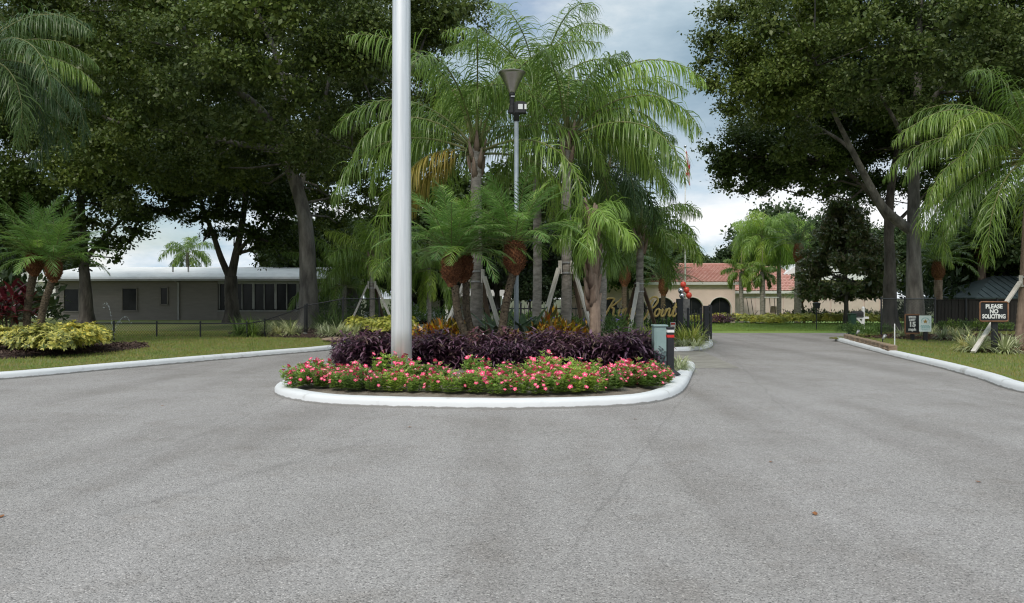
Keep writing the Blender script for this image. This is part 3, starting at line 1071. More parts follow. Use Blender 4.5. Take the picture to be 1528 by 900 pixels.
def mobile_home():
    Y0 = 55.0
    xl, xr = ax(83, Y0), ax(506, Y0)
    xm = ax(325, Y0)
    root = E('mobile_home', (0, 0, 0), 'long taupe mobile home with white roof and dark porch windows', 'house')
    zt = at(0, 419, Y0)[2]
    n = 14
    b0 = .1
    for i in range(n):
        z0, z1 = b0 + (zt - b0) * i / n, b0 + (zt - b0) * (i + 1) / n
        s = MB()
        s.prism([(0, z0), (0, z1), (.012, z1), (.035, z0)], 0, 1)
        # board in y,z swept along x
        v = [(xl, Y0 - p[0], p[1]) for p in ((0, z0), (0, z1), (.012, z1), (.035, z0))] + [(xm, Y0 - p[0], p[1]) for p in ((0, z0), (0, z1), (.012, z1), (.035, z0))]
        s = MB()
        s.add(v, [(0, 1, 2, 3), (7, 6, 5, 4), (0, 4, 5, 1), (1, 5, 6, 2), (2, 6, 7, 3), (3, 7, 4, 0)])
        fix_normals(s.build('siding_board', M['siding'], root))
    w = MB()
    w.box(((xl + xm) / 2, Y0 + 4, (b0 + zt) / 2), (xm - xl, 7.98, zt - b0))
    w.build('wall', M['siding'], root)
    for (pa, pb, ya, yb) in ((96, 119, 431, 465), (183, 205, 430, 464), (240, 251, 429, 455)):
        a, b = ax(pa, Y0), ax(pb, Y0)
        za, zb = at(0, yb, Y0)[2], at(0, ya, Y0)[2]
        f = MB()
        for c, s in ((((a + b) / 2, zb), (b - a + .12, .07)), (((a + b) / 2, za), (b - a + .16, .08)), ((a, (za + zb) / 2), (.07, zb - za)), ((b, (za + zb) / 2), (.07, zb - za))):
            f.box((c[0], Y0 - .06, c[1]), (s[0], .08, s[1]))
        win = f.build('window', M['siding'], root)
        g = MB()
        g.box(((a + b) / 2, Y0 - .045, (za + zb) / 2), (b - a, .02, zb - za))
        g.build('pane', M['glass'], win)
    # porch: low wall, posts, panes
    lw = MB()
    zs = at(0, 464, Y0)[2]
    lw.box(((xm + xr) / 2, Y0 + .1, (b0 + zs) / 2), (xr - xm, .2, zs - b0))
    lw.box(((xm + xr) / 2, Y0 + 5, (b0 + zt) / 2), (xr - xm, 5.9, zt - b0))
    lw.build('porch_wall', M['siding'], root)
    pxs = [327, 344, 361, 378, 394, 411, 427.5, 444, 460, 477, 492, 506]
    for i, p in enumerate(pxs):
        q = MB()
        wd = .16 if i % 2 == 1 else .06
        q.box((ax(p, Y0), Y0 + .08, (zs + zt) / 2), (wd, .14, zt - zs - .3))
        q.build('porch_post', M['trim'], root)
    hd = MB()
    hd.box(((xm + xr) / 2, Y0 + .1, zt - .1), (xr - xm, .2, .24))
    hd.build('header', M['trim'], root)
    for p, q_ in zip(pxs[:-1], pxs[1:]):
        g = MB()
        a, b = ax(p, Y0) + .05, ax(q_, Y0) - .05
        g.box(((a + b) / 2, Y0 + .13, (zs + zt) / 2 - .1), (b - a, .02, zt - zs - .2))
        g.build('pane', M['glass'], root)
    sl = MB()
    sl.box(((xm + xr) / 2, Y0 - .02, zs), (xr - xm, .1, .08))
    sl.build('sill', M['trim'], root)
    # roof: shallow white metal, rounded at the eave, hipped at the porch end
    za, zb = at(0, 418, Y0)[2], at(0, 402, Y0 + 2)[2] + .25
    r = MB()
    prof = [(-.55, za - .02), (-.60, za + .06), (-.5, za + .22), (.2, za + .48), (4.2, zb), (8.4, za + .3), (8.6, za)]
    xa, xb, xc = xl - .5, xr - .6, xr + .5
    vs = []
    for x, sq in ((xa, 1), (xb, 1), (xc, .4)):
        vs += [(x, Y0 + p[0], za + (p[1] - za) * sq) for p in prof]
    m = len(prof)
    fs = [(i * m + j, (i + 1) * m + j, (i + 1) * m + j + 1, i * m + j + 1) for i in range(2) for j in range(m - 1)]
    fs += [(0, m, 2 * m, 3 * m - 1, 2 * m - 1, m - 1), tuple(range(m)), tuple(range(3 * m - 1, 2 * m - 1, -1))]
    r.add(vs, fs)
    ro = fix_normals(r.build('roof', M['roofwhite'], root))
    for px in (258, 281):
        v = MB()
        x = ax(px, Y0 + 1)
        v.tube([(x, Y0 + 1, za + .5), (x, Y0 + 1, za + .95)], .06, 8)
        v.build('roof_vent', M['trim'], ro)
    gt = MB()
    gt.box(((xl + xr) / 2, Y0 - .66, za), (xr - xl + 1.0, .12, .14))
    gt.build('gutter', M['trim'], root)
    ds = MB()
    x = ax(267, Y0)
    ds.box((x, Y0 - .08, (b0 + zt) / 2), (.11, .08, zt - b0))
    ds.bar((x, Y0 - .08, zt - .06), (x, Y0 - .62, zt - .02), .09)
    ds.build('downspout', M['trim'], root)
    # white neighbour
    ro2 = E('white_house', (0, 0, 0), 'white walled house past the end of the taupe mobile home', 'house')
    Yn = 62.0
    a, b = ax(20, Yn), ax(84, Yn)
    w = MB()
    zt2 = at(0, 421, Yn)[2]
    w.box(((a + b) / 2, Yn + 3, (zt2 + .1) / 2), (b - a, 6, zt2 - .1))
    w.build('wall', M['white'], ro2)
    w = MB()
    w.prism([(a - .4, zt2), (b + .4, zt2), ((a + b) / 2, zt2 + 1.0)], Yn - .4, Yn + 6.4)
    fix_normals(w.build('roof', M['roofwhite'], ro2))
    w = MB()
    w.box(((a + b) / 2 + .5, Yn - .03, 1.4), (.9, .05, 1.1))
    w.build('window', M['glass'], ro2)


mobile_home()


def office():
    Y0 = 74.0
    root = E('office_building', (0, 0, 0), 'low white building with dark windows seen behind the slanting palm trunks', 'building')
    xl, xr = ax(604, Y0), ax(748, Y0)
    zt = at(0, 442, Y0)[2]
    mb = MB()
    mb.box(((xl + xr) / 2, Y0 + 3, (CZ + zt) / 2), (xr - xl, 5.8, zt - CZ))
    mb.build('wall', M['white'], root)
    f = MB()
    f.box(((xl + xr) / 2, Y0 + 2, zt + .28), (xr - xl + 1, 8, .56))
    f.build('fascia', M['fascia'], root)
    for px in (641, 668, 686, 716, 742):
        c = MB()
        c.box((ax(px, Y0), Y0 - 1.2, (CZ + zt) / 2), (.26, .26, zt - CZ))
        c.build('column', M['white'], root)
    for pa, pb in ((607, 638), (657, 667), (671, 683), (722, 738)):
        a, b = ax(pa, Y0), ax(pb, Y0)
        w = MB()
        w.box(((a + b) / 2, Y0 + .05, .9), (b - a, .12, 1.5))
        w.build('window', M['glass'], root)
    k = MB()
    k.bbox((ax(672, 64), 64, gz(-5, 64) + .07), (1.0, .2, .12), .03)
    tag(k.build('parking_kerb', M['yellowpaint']), 'yellow painted kerb on the lawn before the low white building', 'kerb')
    root = E('market_awning', (0, 0, 0), 'navy blue awning on posts glimpsed past the palm with white braces', 'awning')
    Ya = 70.0
    a, b = ax(786, Ya), ax(822, Ya)
    r = MB()
    z = at(0, 449, Ya)[2]
    r.prism([(a, z), (b, z), (b - .3, z + .55), (a + .8, z + .55)], Ya, Ya + 2.5)
    fix_normals(r.build('canopy', M['awning'], root))
    for x, y in ((a + .15, Ya + .15), (b - .15, Ya + .15), (a + .15, Ya + 2.3), (b - .15, Ya + 2.3)):
        p = MB()
        p.box((x, y, (CZ + z) / 2), (.09, .09, z - CZ))
        p.build('post', M['trim'], root)


office()


def shed():
    Y0 = 43.0
    root = E('shed', (0, 0, 0), 'dark shed with ribbed slate green metal roof behind the plank fence', 'shed')
    xl, xr = ax(1462, Y0), ax(1640, Y0)
    zt = at(0, 446, Y0)[2]
    w = MB()
    w.box(((xl + xr) / 2, Y0 + 2.5, (.1 + zt) / 2), (xr - xl - .6, 5, zt - .1))
    w.build('wall', M['plank'], root)
    ze, zr = at(0, 444, Y0 - .3)[2], at(0, 412, Y0 + 2.4)[2]
    xa = ax(1450, Y0)
    r = MB()
    vs = [(xa, Y0 - .35, ze), (xr, Y0 - .35, ze), (xr - 2.2, Y0 + 2.5, zr), (xa + 2.6, Y0 + 2.5, zr), (xa, Y0 + 5.3, ze), (xr, Y0 + 5.3, ze)]
    vs += [(x, y, z - .06) for x, y, z in vs]
    r.add(vs, [(0, 1, 2, 3), (3, 2, 5, 4), (0, 3, 4), (1, 5, 2), (6, 7, 8, 9), (9, 8, 11, 10), (6, 9, 10), (7, 11, 8), (0, 6, 7, 1), (4, 5, 11, 10), (0, 4, 10, 6), (1, 7, 11, 5)])
    ro = fix_normals(r.build('roof', M['shedroof'], root))
    k = int((xr - xa) / .45)
    for i in range(1, k):
        x = xa + i * .45
        t1 = min(1.0, (x - xa) / 2.6, (xr - x) / 2.2)
        s = MB()
        s.bar((x, Y0 - .34, ze + .02), (x, Y0 - .34 + 2.82 * t1, ze + .02 + (zr - ze) * t1), .035, .05)
        s.build('roof_rib', M['shedroof'], ro)


shed()

# ------------------------------------------------------------------ fences
PICKET = None


def picket_fence(name, pts, label, h=1.28, z0=.12, gap=.135, finial=True):
    global PICKET
    if PICKET is None:
        mb = MB()
        mb.box((0, 0, .54), (.019, .019, 1.08))
        mb.add([(-.014, -.014, 1.08), (.014, -.014, 1.08), (.014, .014, 1.08), (-.014, .014, 1.08), (0, 0, 1.2)], [(0, 1, 4), (1, 2, 4), (2, 3, 4), (3, 0, 4), (3, 2, 1, 0)])
        PICKET = mb.mesh('picket', M['black'])
    root = E(name, (*pts[0], z0), label, 'fence')
    o = Vector((*pts[0], 0))
    for a, b in zip(pts[:-1], pts[1:]):
        a, b = Vector((*a, 0)) - o, Vector((*b, 0)) - o
        d = b - a
        k = max(2, round(d.length / gap))
        for i in range(1, k):
            p = a + d * i / k
            O('picket', PICKET, root, (p.x, p.y, .06), (0, 0, math.atan2(d.y, d.x)), (1, 1, h / 1.26))
        for z in (.16, h - .16):
            r = MB()
            r.bar((a.x, a.y, z), (b.x, b.y, z), .035, .04)
            r.build('rail', M['black'], root)
        k = max(1, round(d.length / 2.2))
        for i in range(k + 1):
            p = a + d * i / k
            q = MB()
            q.box((p.x, p.y, h / 2), (.07, .07, h))
            q.lathe([(.05, h), (.05, h + .02), (.02, h + .06)], (p.x, p.y, 0), 8)
            q.build('post', M['black'], root)
    return root


picket_fence('picket_fence', [(-2.0, 27.6), (2.6, 27.35), (5.5, 27.0)], 'black metal picket fence carrying the gold script lettering')
picket_fence('gate_side_fence', [(5.95, 26.95), (6.42, 27.1)], 'short black picket panel between the tall black pier and gate post', h=1.1)


def chain_mesh(mb, a, b, z0, za, zb, step=.11):
    """woven wire between two posts: thin diagonal wires"""
    a, b = Vector(a), Vector(b)
    d = b - a
    n = d.length
    u = d / n
    k = int((n + max(za, zb)) / step)
    top = lambda s: za + (zb - za) * s / n
    for sg in (1, -1):
        for i in range(-2, k + 2):
            s0 = i * step if sg > 0 else n - i * step
            pts = []
            t = 0
            # clip line s = s0 -/+ z
            lo, hi = None, None
            for j in range(41):
                z = z0 + (max(za, zb) - z0) * j / 40
                s = s0 - sg * (z - z0)
                if 0 <= s <= n and z <= top(s):
                    lo = (s, z) if lo is None else lo
                    hi = (s, z)
            if lo and hi and lo != hi:
                p, q = a + u * lo[0], a + u * hi[0]
                mb.bar((p.x, p.y, lo[1]), (q.x, q.y, hi[1]), .006, .006)


def link_fence(name, pts, label, z0=.10):
    """chain link fence; pts are x, y, height"""
    o = Vector((pts[0][0], pts[0][1], z0))
    root = E(name, o, label, 'fence')
    loc = [(Vector((p[0], p[1], 0)) - Vector((o.x, o.y, 0)), p[2]) for p in pts]
    for p, h in loc:
        q = MB()
        q.tube([(p.x, p.y, 0), (p.x, p.y, h)], .032, 8)
        q.lathe([(.04, h), (.04, h + .03), (.015, h + .06)], (p.x, p.y, 0), 8)
        q.build('post', M['black'], root)
    for (p, h), (q, g) in zip(loc[:-1], loc[1:]):
        r = MB()
        r.tube([(p.x, p.y, h - .03), (q.x, q.y, g - .03)], .024, 6)
        r.build('top_rail', M['black'], root)
        m = MB()
        chain_mesh(m, p, q, .04, h - .04, g - .04)
        w = m.build('wire_mesh', M['black'], root)
        w['kind'] = 'stuff'


yl = 30.6
link_fence('low_link_fence', [(ax(p, yl), yl + (299 - p) * .004, .56) for p in (90, 159, 229, 299, 372)] + [(ax(395, 31), 31, .66), (ax(455, 31.6), 31.6, 1.2)], 'low black chain link fence along the grass before the mobile home')
link_fence('tall_link_fence', [(ax(458, 31.7), 31.7, 1.24), (ax(512, 32.2), 32.2, 1.5), (ax(566, 33), 33, 1.5)], 'tall black chain link fence beside the big oak trunk')
link_fence('right_link_fence', [(ax(1315, 30.5), 30.5, 1.5), (ax(1350, 31.5), 31.5, 1.5), (ax(1395, 33), 33, 1.5)], 'black chain link panel across the twin oak trunks')


def plank_fence():
    root = E('plank_fence', (ax(1394, 36), 36, .1), 'dark weathered plank fence behind the no soliciting sign', 'fence')
    xa, xb = 0, ax(1600, 35) - ax(1394, 36)
    n = int((xb - xa) / .15)
    rg = random.Random(4)
    me = []
    for k in range(4):
        mb = MB()
        mb.box((0, 0, .69 + k * .006), (.142, .022, 1.38 + k * .012))
        me.append(mb.mesh('plank', M['plank']))
    for i in range(n):
        O('plank', rg.choice(me), root, (xa + (i + .5) * .15, rg.uniform(-.008, .008) - i * .01, .02), (0, rg.uniform(-.006, .006), 0))
    for z in (.3, 1.2):
        r = MB()
        r.bar((xa, .06, z), (xb, .06 - n * .01, z), .04, .09)
        r.build('rail', M['plank'], root)
    cp = MB()
    cp.bar((xa, 0, 1.43), (xb, -n * .01, 1.43), .09, .03)
    cp.build('cap_rail', M['plank'], root)
    for i in (0, 9, 18, 27):
        p = MB()
        p.box((xa + i * .15, -.05 - i * .01, .76), (.07, .07, 1.52))
        p.build('post', M['black'], root)


plank_fence()


def gate_posts():
    z = .12
    x, y = ax(1014, 26.9), 26.9
    root = E('gate_pier', (x, y, z), 'tall square black pier at the end of the gold lettering', 'post')
    mb = MB()
    mb.bbox((0, 0, .73), (.2, .2, 1.46), .012)
    mb.build('shaft', M['black'], root)
    s = MB()
    s.bbox((0, 0, .02), (.3, .3, .04), .01)
    s.build('base_plate', M['black'], root)
    a = MB()
    a.bar((-.1, -.03, .55), (-.24, -.1, .55), .05)
    a.build('bracket', M['black'], root)
    n = MB()
    n.bbox((-.25, -.14, .55), (.165, .02, .24), .006)
    sg = n.build('notice', M['white'], root)
    for zc, hh in ((.62, .07), (.51, .04)):
        n = MB()
        n.box((-.25, -.153, zc), (.13 if hh > .05 else .09, .004, hh))
        n.build('red_print', M['red'], sg)
    x, y = ax(1053.5, 27.3), 27.3
    root = E('gate_post', (x, y, z), 'square black gate post at the corner of the back island', 'post')
    mb = MB()
    mb.bbox((0, 0, .61), (.165, .165, 1.22), .01)
    mb.build('shaft', M['black'], root)
    for zc in (.3, 1.0):
        h_ = MB()
        h_.box((.12, 0, zc), (.1, .05, .08))
        h_.build('hinge', M['black'], root)
    # gate leaf swung open, seen end on
    g = E('swing_gate', (x + .17, y, z), 'black picket swing gate folded back beside its post', 'gate')
    d = Vector((.22, .98, 0)).normalized()
    for s_ in (0, 2.6):
        q = MB()
        q.box((d.x * s_, d.y * s_, .66), (.06, .06, 1.16))
        q.build('stile', M['black'], g)
    for zc in (.14, 1.18):
        q = MB()
        q.bar((0, 0, zc), (d.x * 2.6, d.y * 2.6, zc), .04)
        q.build('rail', M['black'], g)
    for i in range(1, 18):
        O('picket', PICKET, g, (d.x * 2.6 * i / 18, d.y * 2.6 * i / 18, .1), (0, 0, 0), (1, 1, .9))
    # concrete pillar with balloons
    x, y = ax(1023.5, 30), 30
    root = E('concrete_pillar', (x, y, .14), 'grey square concrete pillar under the balloons', 'pillar')
    mb = MB()
    mb.bbox((0, 0, .72), (.25, .25, 1.44), .02)
    mb.build('shaft', M['rock'], root)
    mb = MB()
    mb.bbox((0, 0, .05), (.36, .36, .1), .02)
    mb.build('footing', M['rock'], root)
    b = E('balloon_bunch', (x, y, 1.58), 'bunch of orange red and silver balloons above the grey pillar', 'balloons')
    for (px, py, m, nm) in ((1019.5, 424.5, 'orange', 'balloon'), (1024.5, 432.5, 'orange', 'balloon'), (1028, 440.5, 'orange', 'balloon'), (1016.3, 434, 'chrome', 'balloon'), (1018, 441.5, 'chrome', 'balloon')):
        p = Vector(at(px, py, 30 - .1)) - Vector((x, y, 1.58))
        q = MB()
        prof = [(.004, -.155), (.014, -.145), (.010, -.132)] + [(.112 * math.sin(t) ** .9, -.125 * math.cos(t) if t < 1.57 else -.112 * math.cos(t)) for t in [math.pi * (k + .6) / 11.2 for k in range(11)]]
        q.lathe(prof, (0, 0, 0), 14)
        bo = q.build(nm, M[m], b, True, loc=p)
        bo['label'] = 'orange red round balloon' if m == 'orange' else 'shiny silver round balloon'
        st = MB()
        st.tube([p + Vector((0, 0, -.15)), (p.x * .4, p.y * .4, p.z * .4), (0, 0, -.02)], .003, 4)
        st.build('string', M['white'], b)


gate_posts()

# gold script lettering
GLY = {
    'K': (1.65, [[(-.5, -.35), (-.25, -.3), (.1, .4), (.45, 1.3), (.85, 2.2)], [(-.35, 2.05), (.2, 2.2), (.85, 2.15)], [(1.75, 2.2), (1.35, 1.75), (.55, 1.1), (.95, .95), (1.05, .3), (1.2, -.05), (1.5, .1)]]),
    'i': (.55, [[(0, .3), (.22, .95), (.12, .3), (.22, 0), (.42, .05), (.6, .35)], [(.32, 1.36), (.36, 1.42)]]),
    'n': (.95, [[(0, .6), (.15, .95), (.08, .4), (.02, 0)], [(.05, .35), (.35, .88), (.58, .9), (.56, .4), (.62, .03), (.8, .05), (1.0, .35)]]),
    'g': (.85, [[(.62, .85), (.35, .97), (.08, .6), (.1, .15), (.32, 0), (.55, .3), (.68, .95)], [(.68, .95), (.55, 0), (.35, -.75), (.05, -.95), (-.1, -.65), (.2, -.25), (.9, .35)]]),
    's': (.7, [[(0, .3), (.3, .75), (.4, 1.05), (.42, .75), (.58, .35), (.4, .02), (.1, .1)], [(.4, .02), (.62, .12), (.75, .35)]]),
    'P': (1.35, [[(-.35, .15), (-.35, -.35), (0, -.45), (.35, .1), (.6, 1.1), (.9, 2.05)], [(.1, 1.25), (.2, 1.9), (.75, 2.35), (1.3, 2.3), (1.5, 1.8), (1.15, 1.15), (.7, .95), (.6, 1.1)]]),
    'o': (.85, [[(.5, .95), (.15, .75), (.05, .3), (.25, 0), (.55, .15), (.65, .6), (.45, .95), (.62, .8), (.92, .72)]]),
    't': (.6, [[(0, .3), (.35, 1.65), (.18, .35), (.28, 0), (.5, .08), (.68, .4)], [(.0, 1.05), (.62, 1.15)]]),
    ' ': (.55, []),
}


def lettering():
    y = 26.95
    x0, x1 = ax(903, y), ax(1007, y)
    text = 'Kings Point'
    tot = sum(GLY[c][0] for c in text)
    k = (x1 - x0) / tot
    zb = at(0, 472, y)[2]
    root = E('script_sign', (x0, y, zb), 'gold script lettering Kings Point mounted on the black picket fence', 'sign')
    ry = math.atan2(-.35, 2.9)
    root.rotation_euler = (0, 0, ry * .4)
    x = 0
    for c in text:
        w, strokes = GLY[c]
        if strokes:
            mb = MB()
            for s in strokes:
                pts = [Vector((p.x + .22 * p.y, 0, p.y)) for p in smooth_path(s, 4)]
                n = len(pts)
                rad = [.15 * (.65 + .35 * math.sin(math.pi * i / (n - 1))) * k for i in range(n)]
                mb.tube([(x + p.x * k, 0, p.z * k * 1.12) for p in pts], rad, 8, flat=1.0)
            o = mb.build('letter', M['gold'], root, True)
            o['label'] = 'gold script letter ' + c
        x += w * k
    for px in (.1, .5, .9):
        r = MB()
        r.bar((px * (x1 - x0), .015, .12), (px * (x1 - x0), .12, .12), .02)
        r.build('standoff', M['black'], root)


lettering()

# ------------------------------------------------------------------ trees
def crown_mesh(name, rng, lobes, n, L, Wd, mat, spread=.25, core=.14, flat=.72):
    """leaves in twig clusters over many uneven lobes (x, y, z, r)"""
    lob = np.array(lobes, float)
    wgt = lob[:, 3] ** 2
    wgt /= wgt.sum()
    tw_n = np.maximum(4, (lob[:, 3] ** 2 * 8)).astype(int)
    ti = np.repeat(np.arange(len(lob)), tw_n)
    d = nrm(rng.normal(0, 1, (len(ti), 3)))
    d[:, 2] = np.where(d[:, 2] < -.35, d[:, 2] * .5, d[:, 2])
    rad = lob[ti, 3] * (1 - .55 * rng.uniform(0, 1, len(ti)) ** 1.6) * rng.uniform(.82, 1.16, len(ti))
    tw = lob[ti, :3] + d * rad[:, None] * np.array([1, 1, flat])
    # leaves
    li = rng.choice(len(ti), n, p=(lambda w: w / w.sum())(wgt[ti] / tw_n[ti] * rng.uniform(.25, 1.75, len(ti))))
    P = tw[li] + rng.normal(0, 1, (n, 3)) * spread * np.array([1, 1, .7])
    D = nrm(d[li] * .7 + rng.normal(0, .8, (n, 3)) + np.array([0, 0, -.15]))
    Nn = nrm(d[li] * .4 + rng.normal(0, .55, (n, 3)) + np.array([0, 0, .75]))
    s = rng.uniform(.65, 1.3, n)
    v, q = kites(P, D, Nn, L * s, Wd * s, .06)
    if core:
        m = int(n * core)
        ci = rng.choice(len(lob), m, p=wgt)
        P2 = lob[ci, :3] + nrm(rng.normal(0, 1, (m, 3))) * (lob[ci, 3] * rng.uniform(0, .7, m))[:, None] * np.array([1, 1, flat])
        v2, q2 = kites(P2, rng.normal(0, 1, (m, 3)), nrm(rng.normal(0, 1, (m, 3))), L * 1.9, Wd * 1.9, .05)
        v, q = merge((v, q), (v2, q2))
    return np_mesh(name, v, q, mat)


def limb_path(pts, n=5):
    return smooth_path(pts, n)


def tree(name, base, limbs, lobes, n, L, Wd, leaf, bark, label, seed, twigs=True, group=None, spread=.25, core=.2, cat='tree'):
    """limbs: list of (points, r0, r1) relative to the base; the first is the trunk"""
    rng = np.random.default_rng(seed)
    root = E(name, base, label, cat, group)
    B = np.array(base)
    allp, allr = [], []
    for i, (pts, r0, r1) in enumerate(limbs):
        pp = limb_path(pts, 6)
        k = len(pp)
        rad = [r0 + (r1 - r0) * (j / (k - 1)) ** .8 for j in range(k)]
        if i == 0:                              # root flare
            rad = [r * (1 + .55 * max(0, 1 - (p.z + .1) / 1.1) ** 2) for r, p in zip(rad, pp)]
        mb = MB()
        mb.tube(pp, rad, 14 if i == 0 else 9, lump=.13 if i == 0 else .06, seed=seed + i)
        if i == 0:
            trunk = mb
        else:
            mb.build('limb', bark, root, True)
        allp += [np.array(p) for p in pp]
        allr += rad
    allp = np.array(allp)
    allr = np.array(allr)
    rel = np.array([(l[0] - B[0], l[1] - B[1], l[2] - B[2], l[3]) for l in lobes])
    if twigs:
        for j, l in enumerate(rel):
            dd = np.linalg.norm(allp - l[:3], axis=1) + np.where(allp[:, 2] > l[2] + .5, 6, 0) + np.where(allp[:, 2] < 1.5, 50, 0)
            k = int(dd.argmin())
            if dd[k] > 4.5:
                continue
            a, r = allp[k], min(allr[k] * .6, .07)
            m = (a + l[:3]) / 2 + rng.normal(0, .35, 3)
            m2 = l[:3] + (l[:3] - a) * .25 + rng.normal(0, .3, 3)
            trunk.tube([a, m, l[:3], m2], [r, r * .7, r * .45, .012], 5, caps=False, seed=j)
    trunk.build('trunk', bark, root, True)
    me = crown_mesh('crown', rng, rel, n, L, Wd, leaf, spread, core)
    O('crown', me, root)
    return root


def dome(rng, c, rx, ry, rz, zmin, n, r=(1.3, 2.3), shell=.55):
    """lobes spread through a spreading crown, most of them near its surface"""
    out = []
    tries = 0
    while len(out) < n and tries < 20 * n:
        tries += 1
        d = nrm(rng.normal(0, 1, 3))
        t = 1 - (1 - shell) * rng.uniform(0, 1) ** 1.5 - (shell * rng.uniform(0, 1) if rng.uniform() < .25 else 0)
        p = np.array(c) + d * np.array([rx, ry, rz]) * t
        if p[2] < zmin + rng.uniform(0, 1.2):
            p[2] = zmin + rng.uniform(0, 1.6)
        rr = rng.uniform(*r)
        if all(np.linalg.norm(p - np.array(q[:3])) > .75 * rr for q in out):
            out.append((*p, rr))
    return out


def px_lobes(lst):
    return [(*at(px, py, y), r) for px, py, y, r in lst]


def oaks():
    rg = np.random.default_rng(21)
    # big oak left of the island
    bx, by = ax(460, 37), 37.0
    b = (bx, by, .14)
    rel = lambda px, py, y: tuple(np.array(at(px, py, y)) - np.array(b))
    lob = dome(rg, (-12.3, 37, 13.2), 10.2, 9.5, 7.2, 7.6, 74, (1.4, 2.4))
    lob += px_lobes([(690, 15, 36, 1.1), (655, 55, 36, 1.4), (630, 110, 36, 1.3), (600, 160, 36, 1.3), (560, 215, 37, 1.3), (520, 260, 38, 1.0), (500, 300, 39, .9), (505, 335, 41, .9), (535, 310, 41, 1.0), (560, 285, 41, 1.1), (590, 240, 40, 1.2), (545, 350, 42, .8), (480, 290, 39, 1.0), (620, 200, 39, 1.3), (650, 160, 39, 1.3),
                     (95, 265, 31, 1.0), (70, 235, 31, .9), (135, 255, 31.5, 1.0), (150, 215, 31.5, 1.0), (60, 205, 32, 1.0), (205, 190, 30, 1.4), (260, 130, 29, 1.4), (175, 90, 29, 1.3), (120, 45, 29, 1.2),
                     (330, 90, 28, 1.4), (400, 110, 29, 1.3), (470, 90, 30, 1.4), (550, 90, 31, 1.5), (540, 30, 30, 1.5), (440, 30, 29, 1.4), (350, 20, 28, 1.3), (250, 40, 28, 1.3),
                     (215, 260, 35, 1.3), (280, 270, 37, 1.4), (330, 250, 36, 1.3), (380, 270, 38, 1.2), (190, 300, 38, 1.0), (430, 230, 33, 1.0), (500, 180, 33, 1.4), (450, 150, 31, 1.3), (300, 190, 31, 1.4), (370, 190, 31, 1.3), (195, 35, 42, 1.9), (430, 100, 42, 2.0), (480, 130, 42, 2.0), (300, 60, 43, 2.0), (80, 60, 40, 1.7), (20, 160, 40, 1.8), (120, 110, 41, 1.8), (250, 150, 42, 2.0), (360, 130, 42, 2.0), (540, 100, 42, 2.0), (20, 250, 42, 1.6), (180, 20, 44, 2.2), (270, 20, 44, 2.2), (390, 50, 44, 2.2), (60, 20, 43, 2.0), (500, 40, 44, 2.2), (420, 10, 43, 2.2), (590, 60, 42, 1.8), (330, 10, 44, 2.2), (60, 110, 41, 1.6), (400, 200, 41, 1.6)])
    limbs = [([(0, 0, -.25), (.02, 0, 1.2), rel(460, 400, 37), rel(455, 330, 37), rel(443, 280, 37), rel(424, 225, 36.6), rel(398, 175, 36), rel(340, 120, 34.5), rel(280, 50, 33), rel(240, -40, 32)], .52, .06),
             ([rel(446, 292, 37), rel(458, 240, 37.6), rel(480, 170, 38.2), rel(500, 60, 38.6), rel(505, -60, 38.6)], .16, .06),
             ([rel(423, 225, 36.5), rel(360, 215, 37.5), rel(290, 200, 38), rel(200, 190, 38), rel(120, 160, 37)], .2, .05),
             ([rel(456, 245, 37.5), rel(500, 215, 36.5), rel(550, 170, 35.5), rel(610, 110, 35), rel(640, 40, 35.5)], .13, .04),
             ([rel(424, 228, 36.7), rel(420, 110, 39), rel(380, 10, 41), rel(330, -80, 42)], .22, .06)]
    tree('oak_tree', b, limbs, lob, 240000, .152, .09, M['oak_leaf_olive'], M['bark_pale'], 'huge oak with thick lichened trunk rising from the lily turf bed', 31)
    # second oak, forked low, by the porch
    b2 = (ax(346, 49), 49.0, .1)
    rel = lambda px, py, y: tuple(np.array(at(px, py, y)) - np.array(b2))
    lob = dome(rg, (-18.2, 49, 11.2), 9, 7, 5.5, 7.5, 46, (1.4, 2.2))
    lob += px_lobes([(405, 365, 48, .8), (375, 345, 48, .9), (425, 335, 49, .9), (350, 320, 48, .9), (300, 325, 48, .9), (390, 390, 48, .5), (250, 315, 48, 1.1), (215, 320, 48, 1.0), (275, 300, 47, 1.2), (330, 300, 47, 1.2), (390, 305, 47.5, 1.2), (445, 295, 48, 1.2), (480, 320, 50, 1.0), (420, 385, 49, .5), (410, 350, 49, 1.0), (385, 365, 48.5, .8), (435, 365, 49, .8), (350, 345, 49.5, .8), (310, 345, 49, .7), (460, 345, 50, .9), (325, 320, 47, 1.0), (400, 325, 48, 1.1), (425, 310, 47, 1.1)])
    limbs = [([(0, 0, -.2), (0, 0, 1.0), rel(345, 440, 49), rel(344, 412, 49)], .46, .36),
             ([rel(344, 416, 49), rel(330, 385, 49), rel(318, 350, 48.8), rel(300, 300, 48.5), rel(280, 220, 48)], .24, .08),
             ([rel(345, 416, 49), rel(352, 380, 49), rel(362, 330, 49), rel(370, 250, 49), rel(375, 150, 49)], .30, .09),
             ([rel(352, 380, 49), rel(378, 350, 48.5), rel(410, 320, 48), rel(450, 280, 47.5)], .16, .05)]
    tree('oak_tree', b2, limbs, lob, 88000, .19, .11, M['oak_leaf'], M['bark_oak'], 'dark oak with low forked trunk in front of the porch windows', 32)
    # third oak, by the hedge
    b3 = (ax(129, 45), 45.0, .1)
    rel = lambda px, py, y: tuple(np.array(at(px, py, y)) - np.array(b3))
    lob = dome(rg, (-26.5, 44, 10.5), 8.5, 6.5, 6, 6.6, 46, (1.5, 2.3))
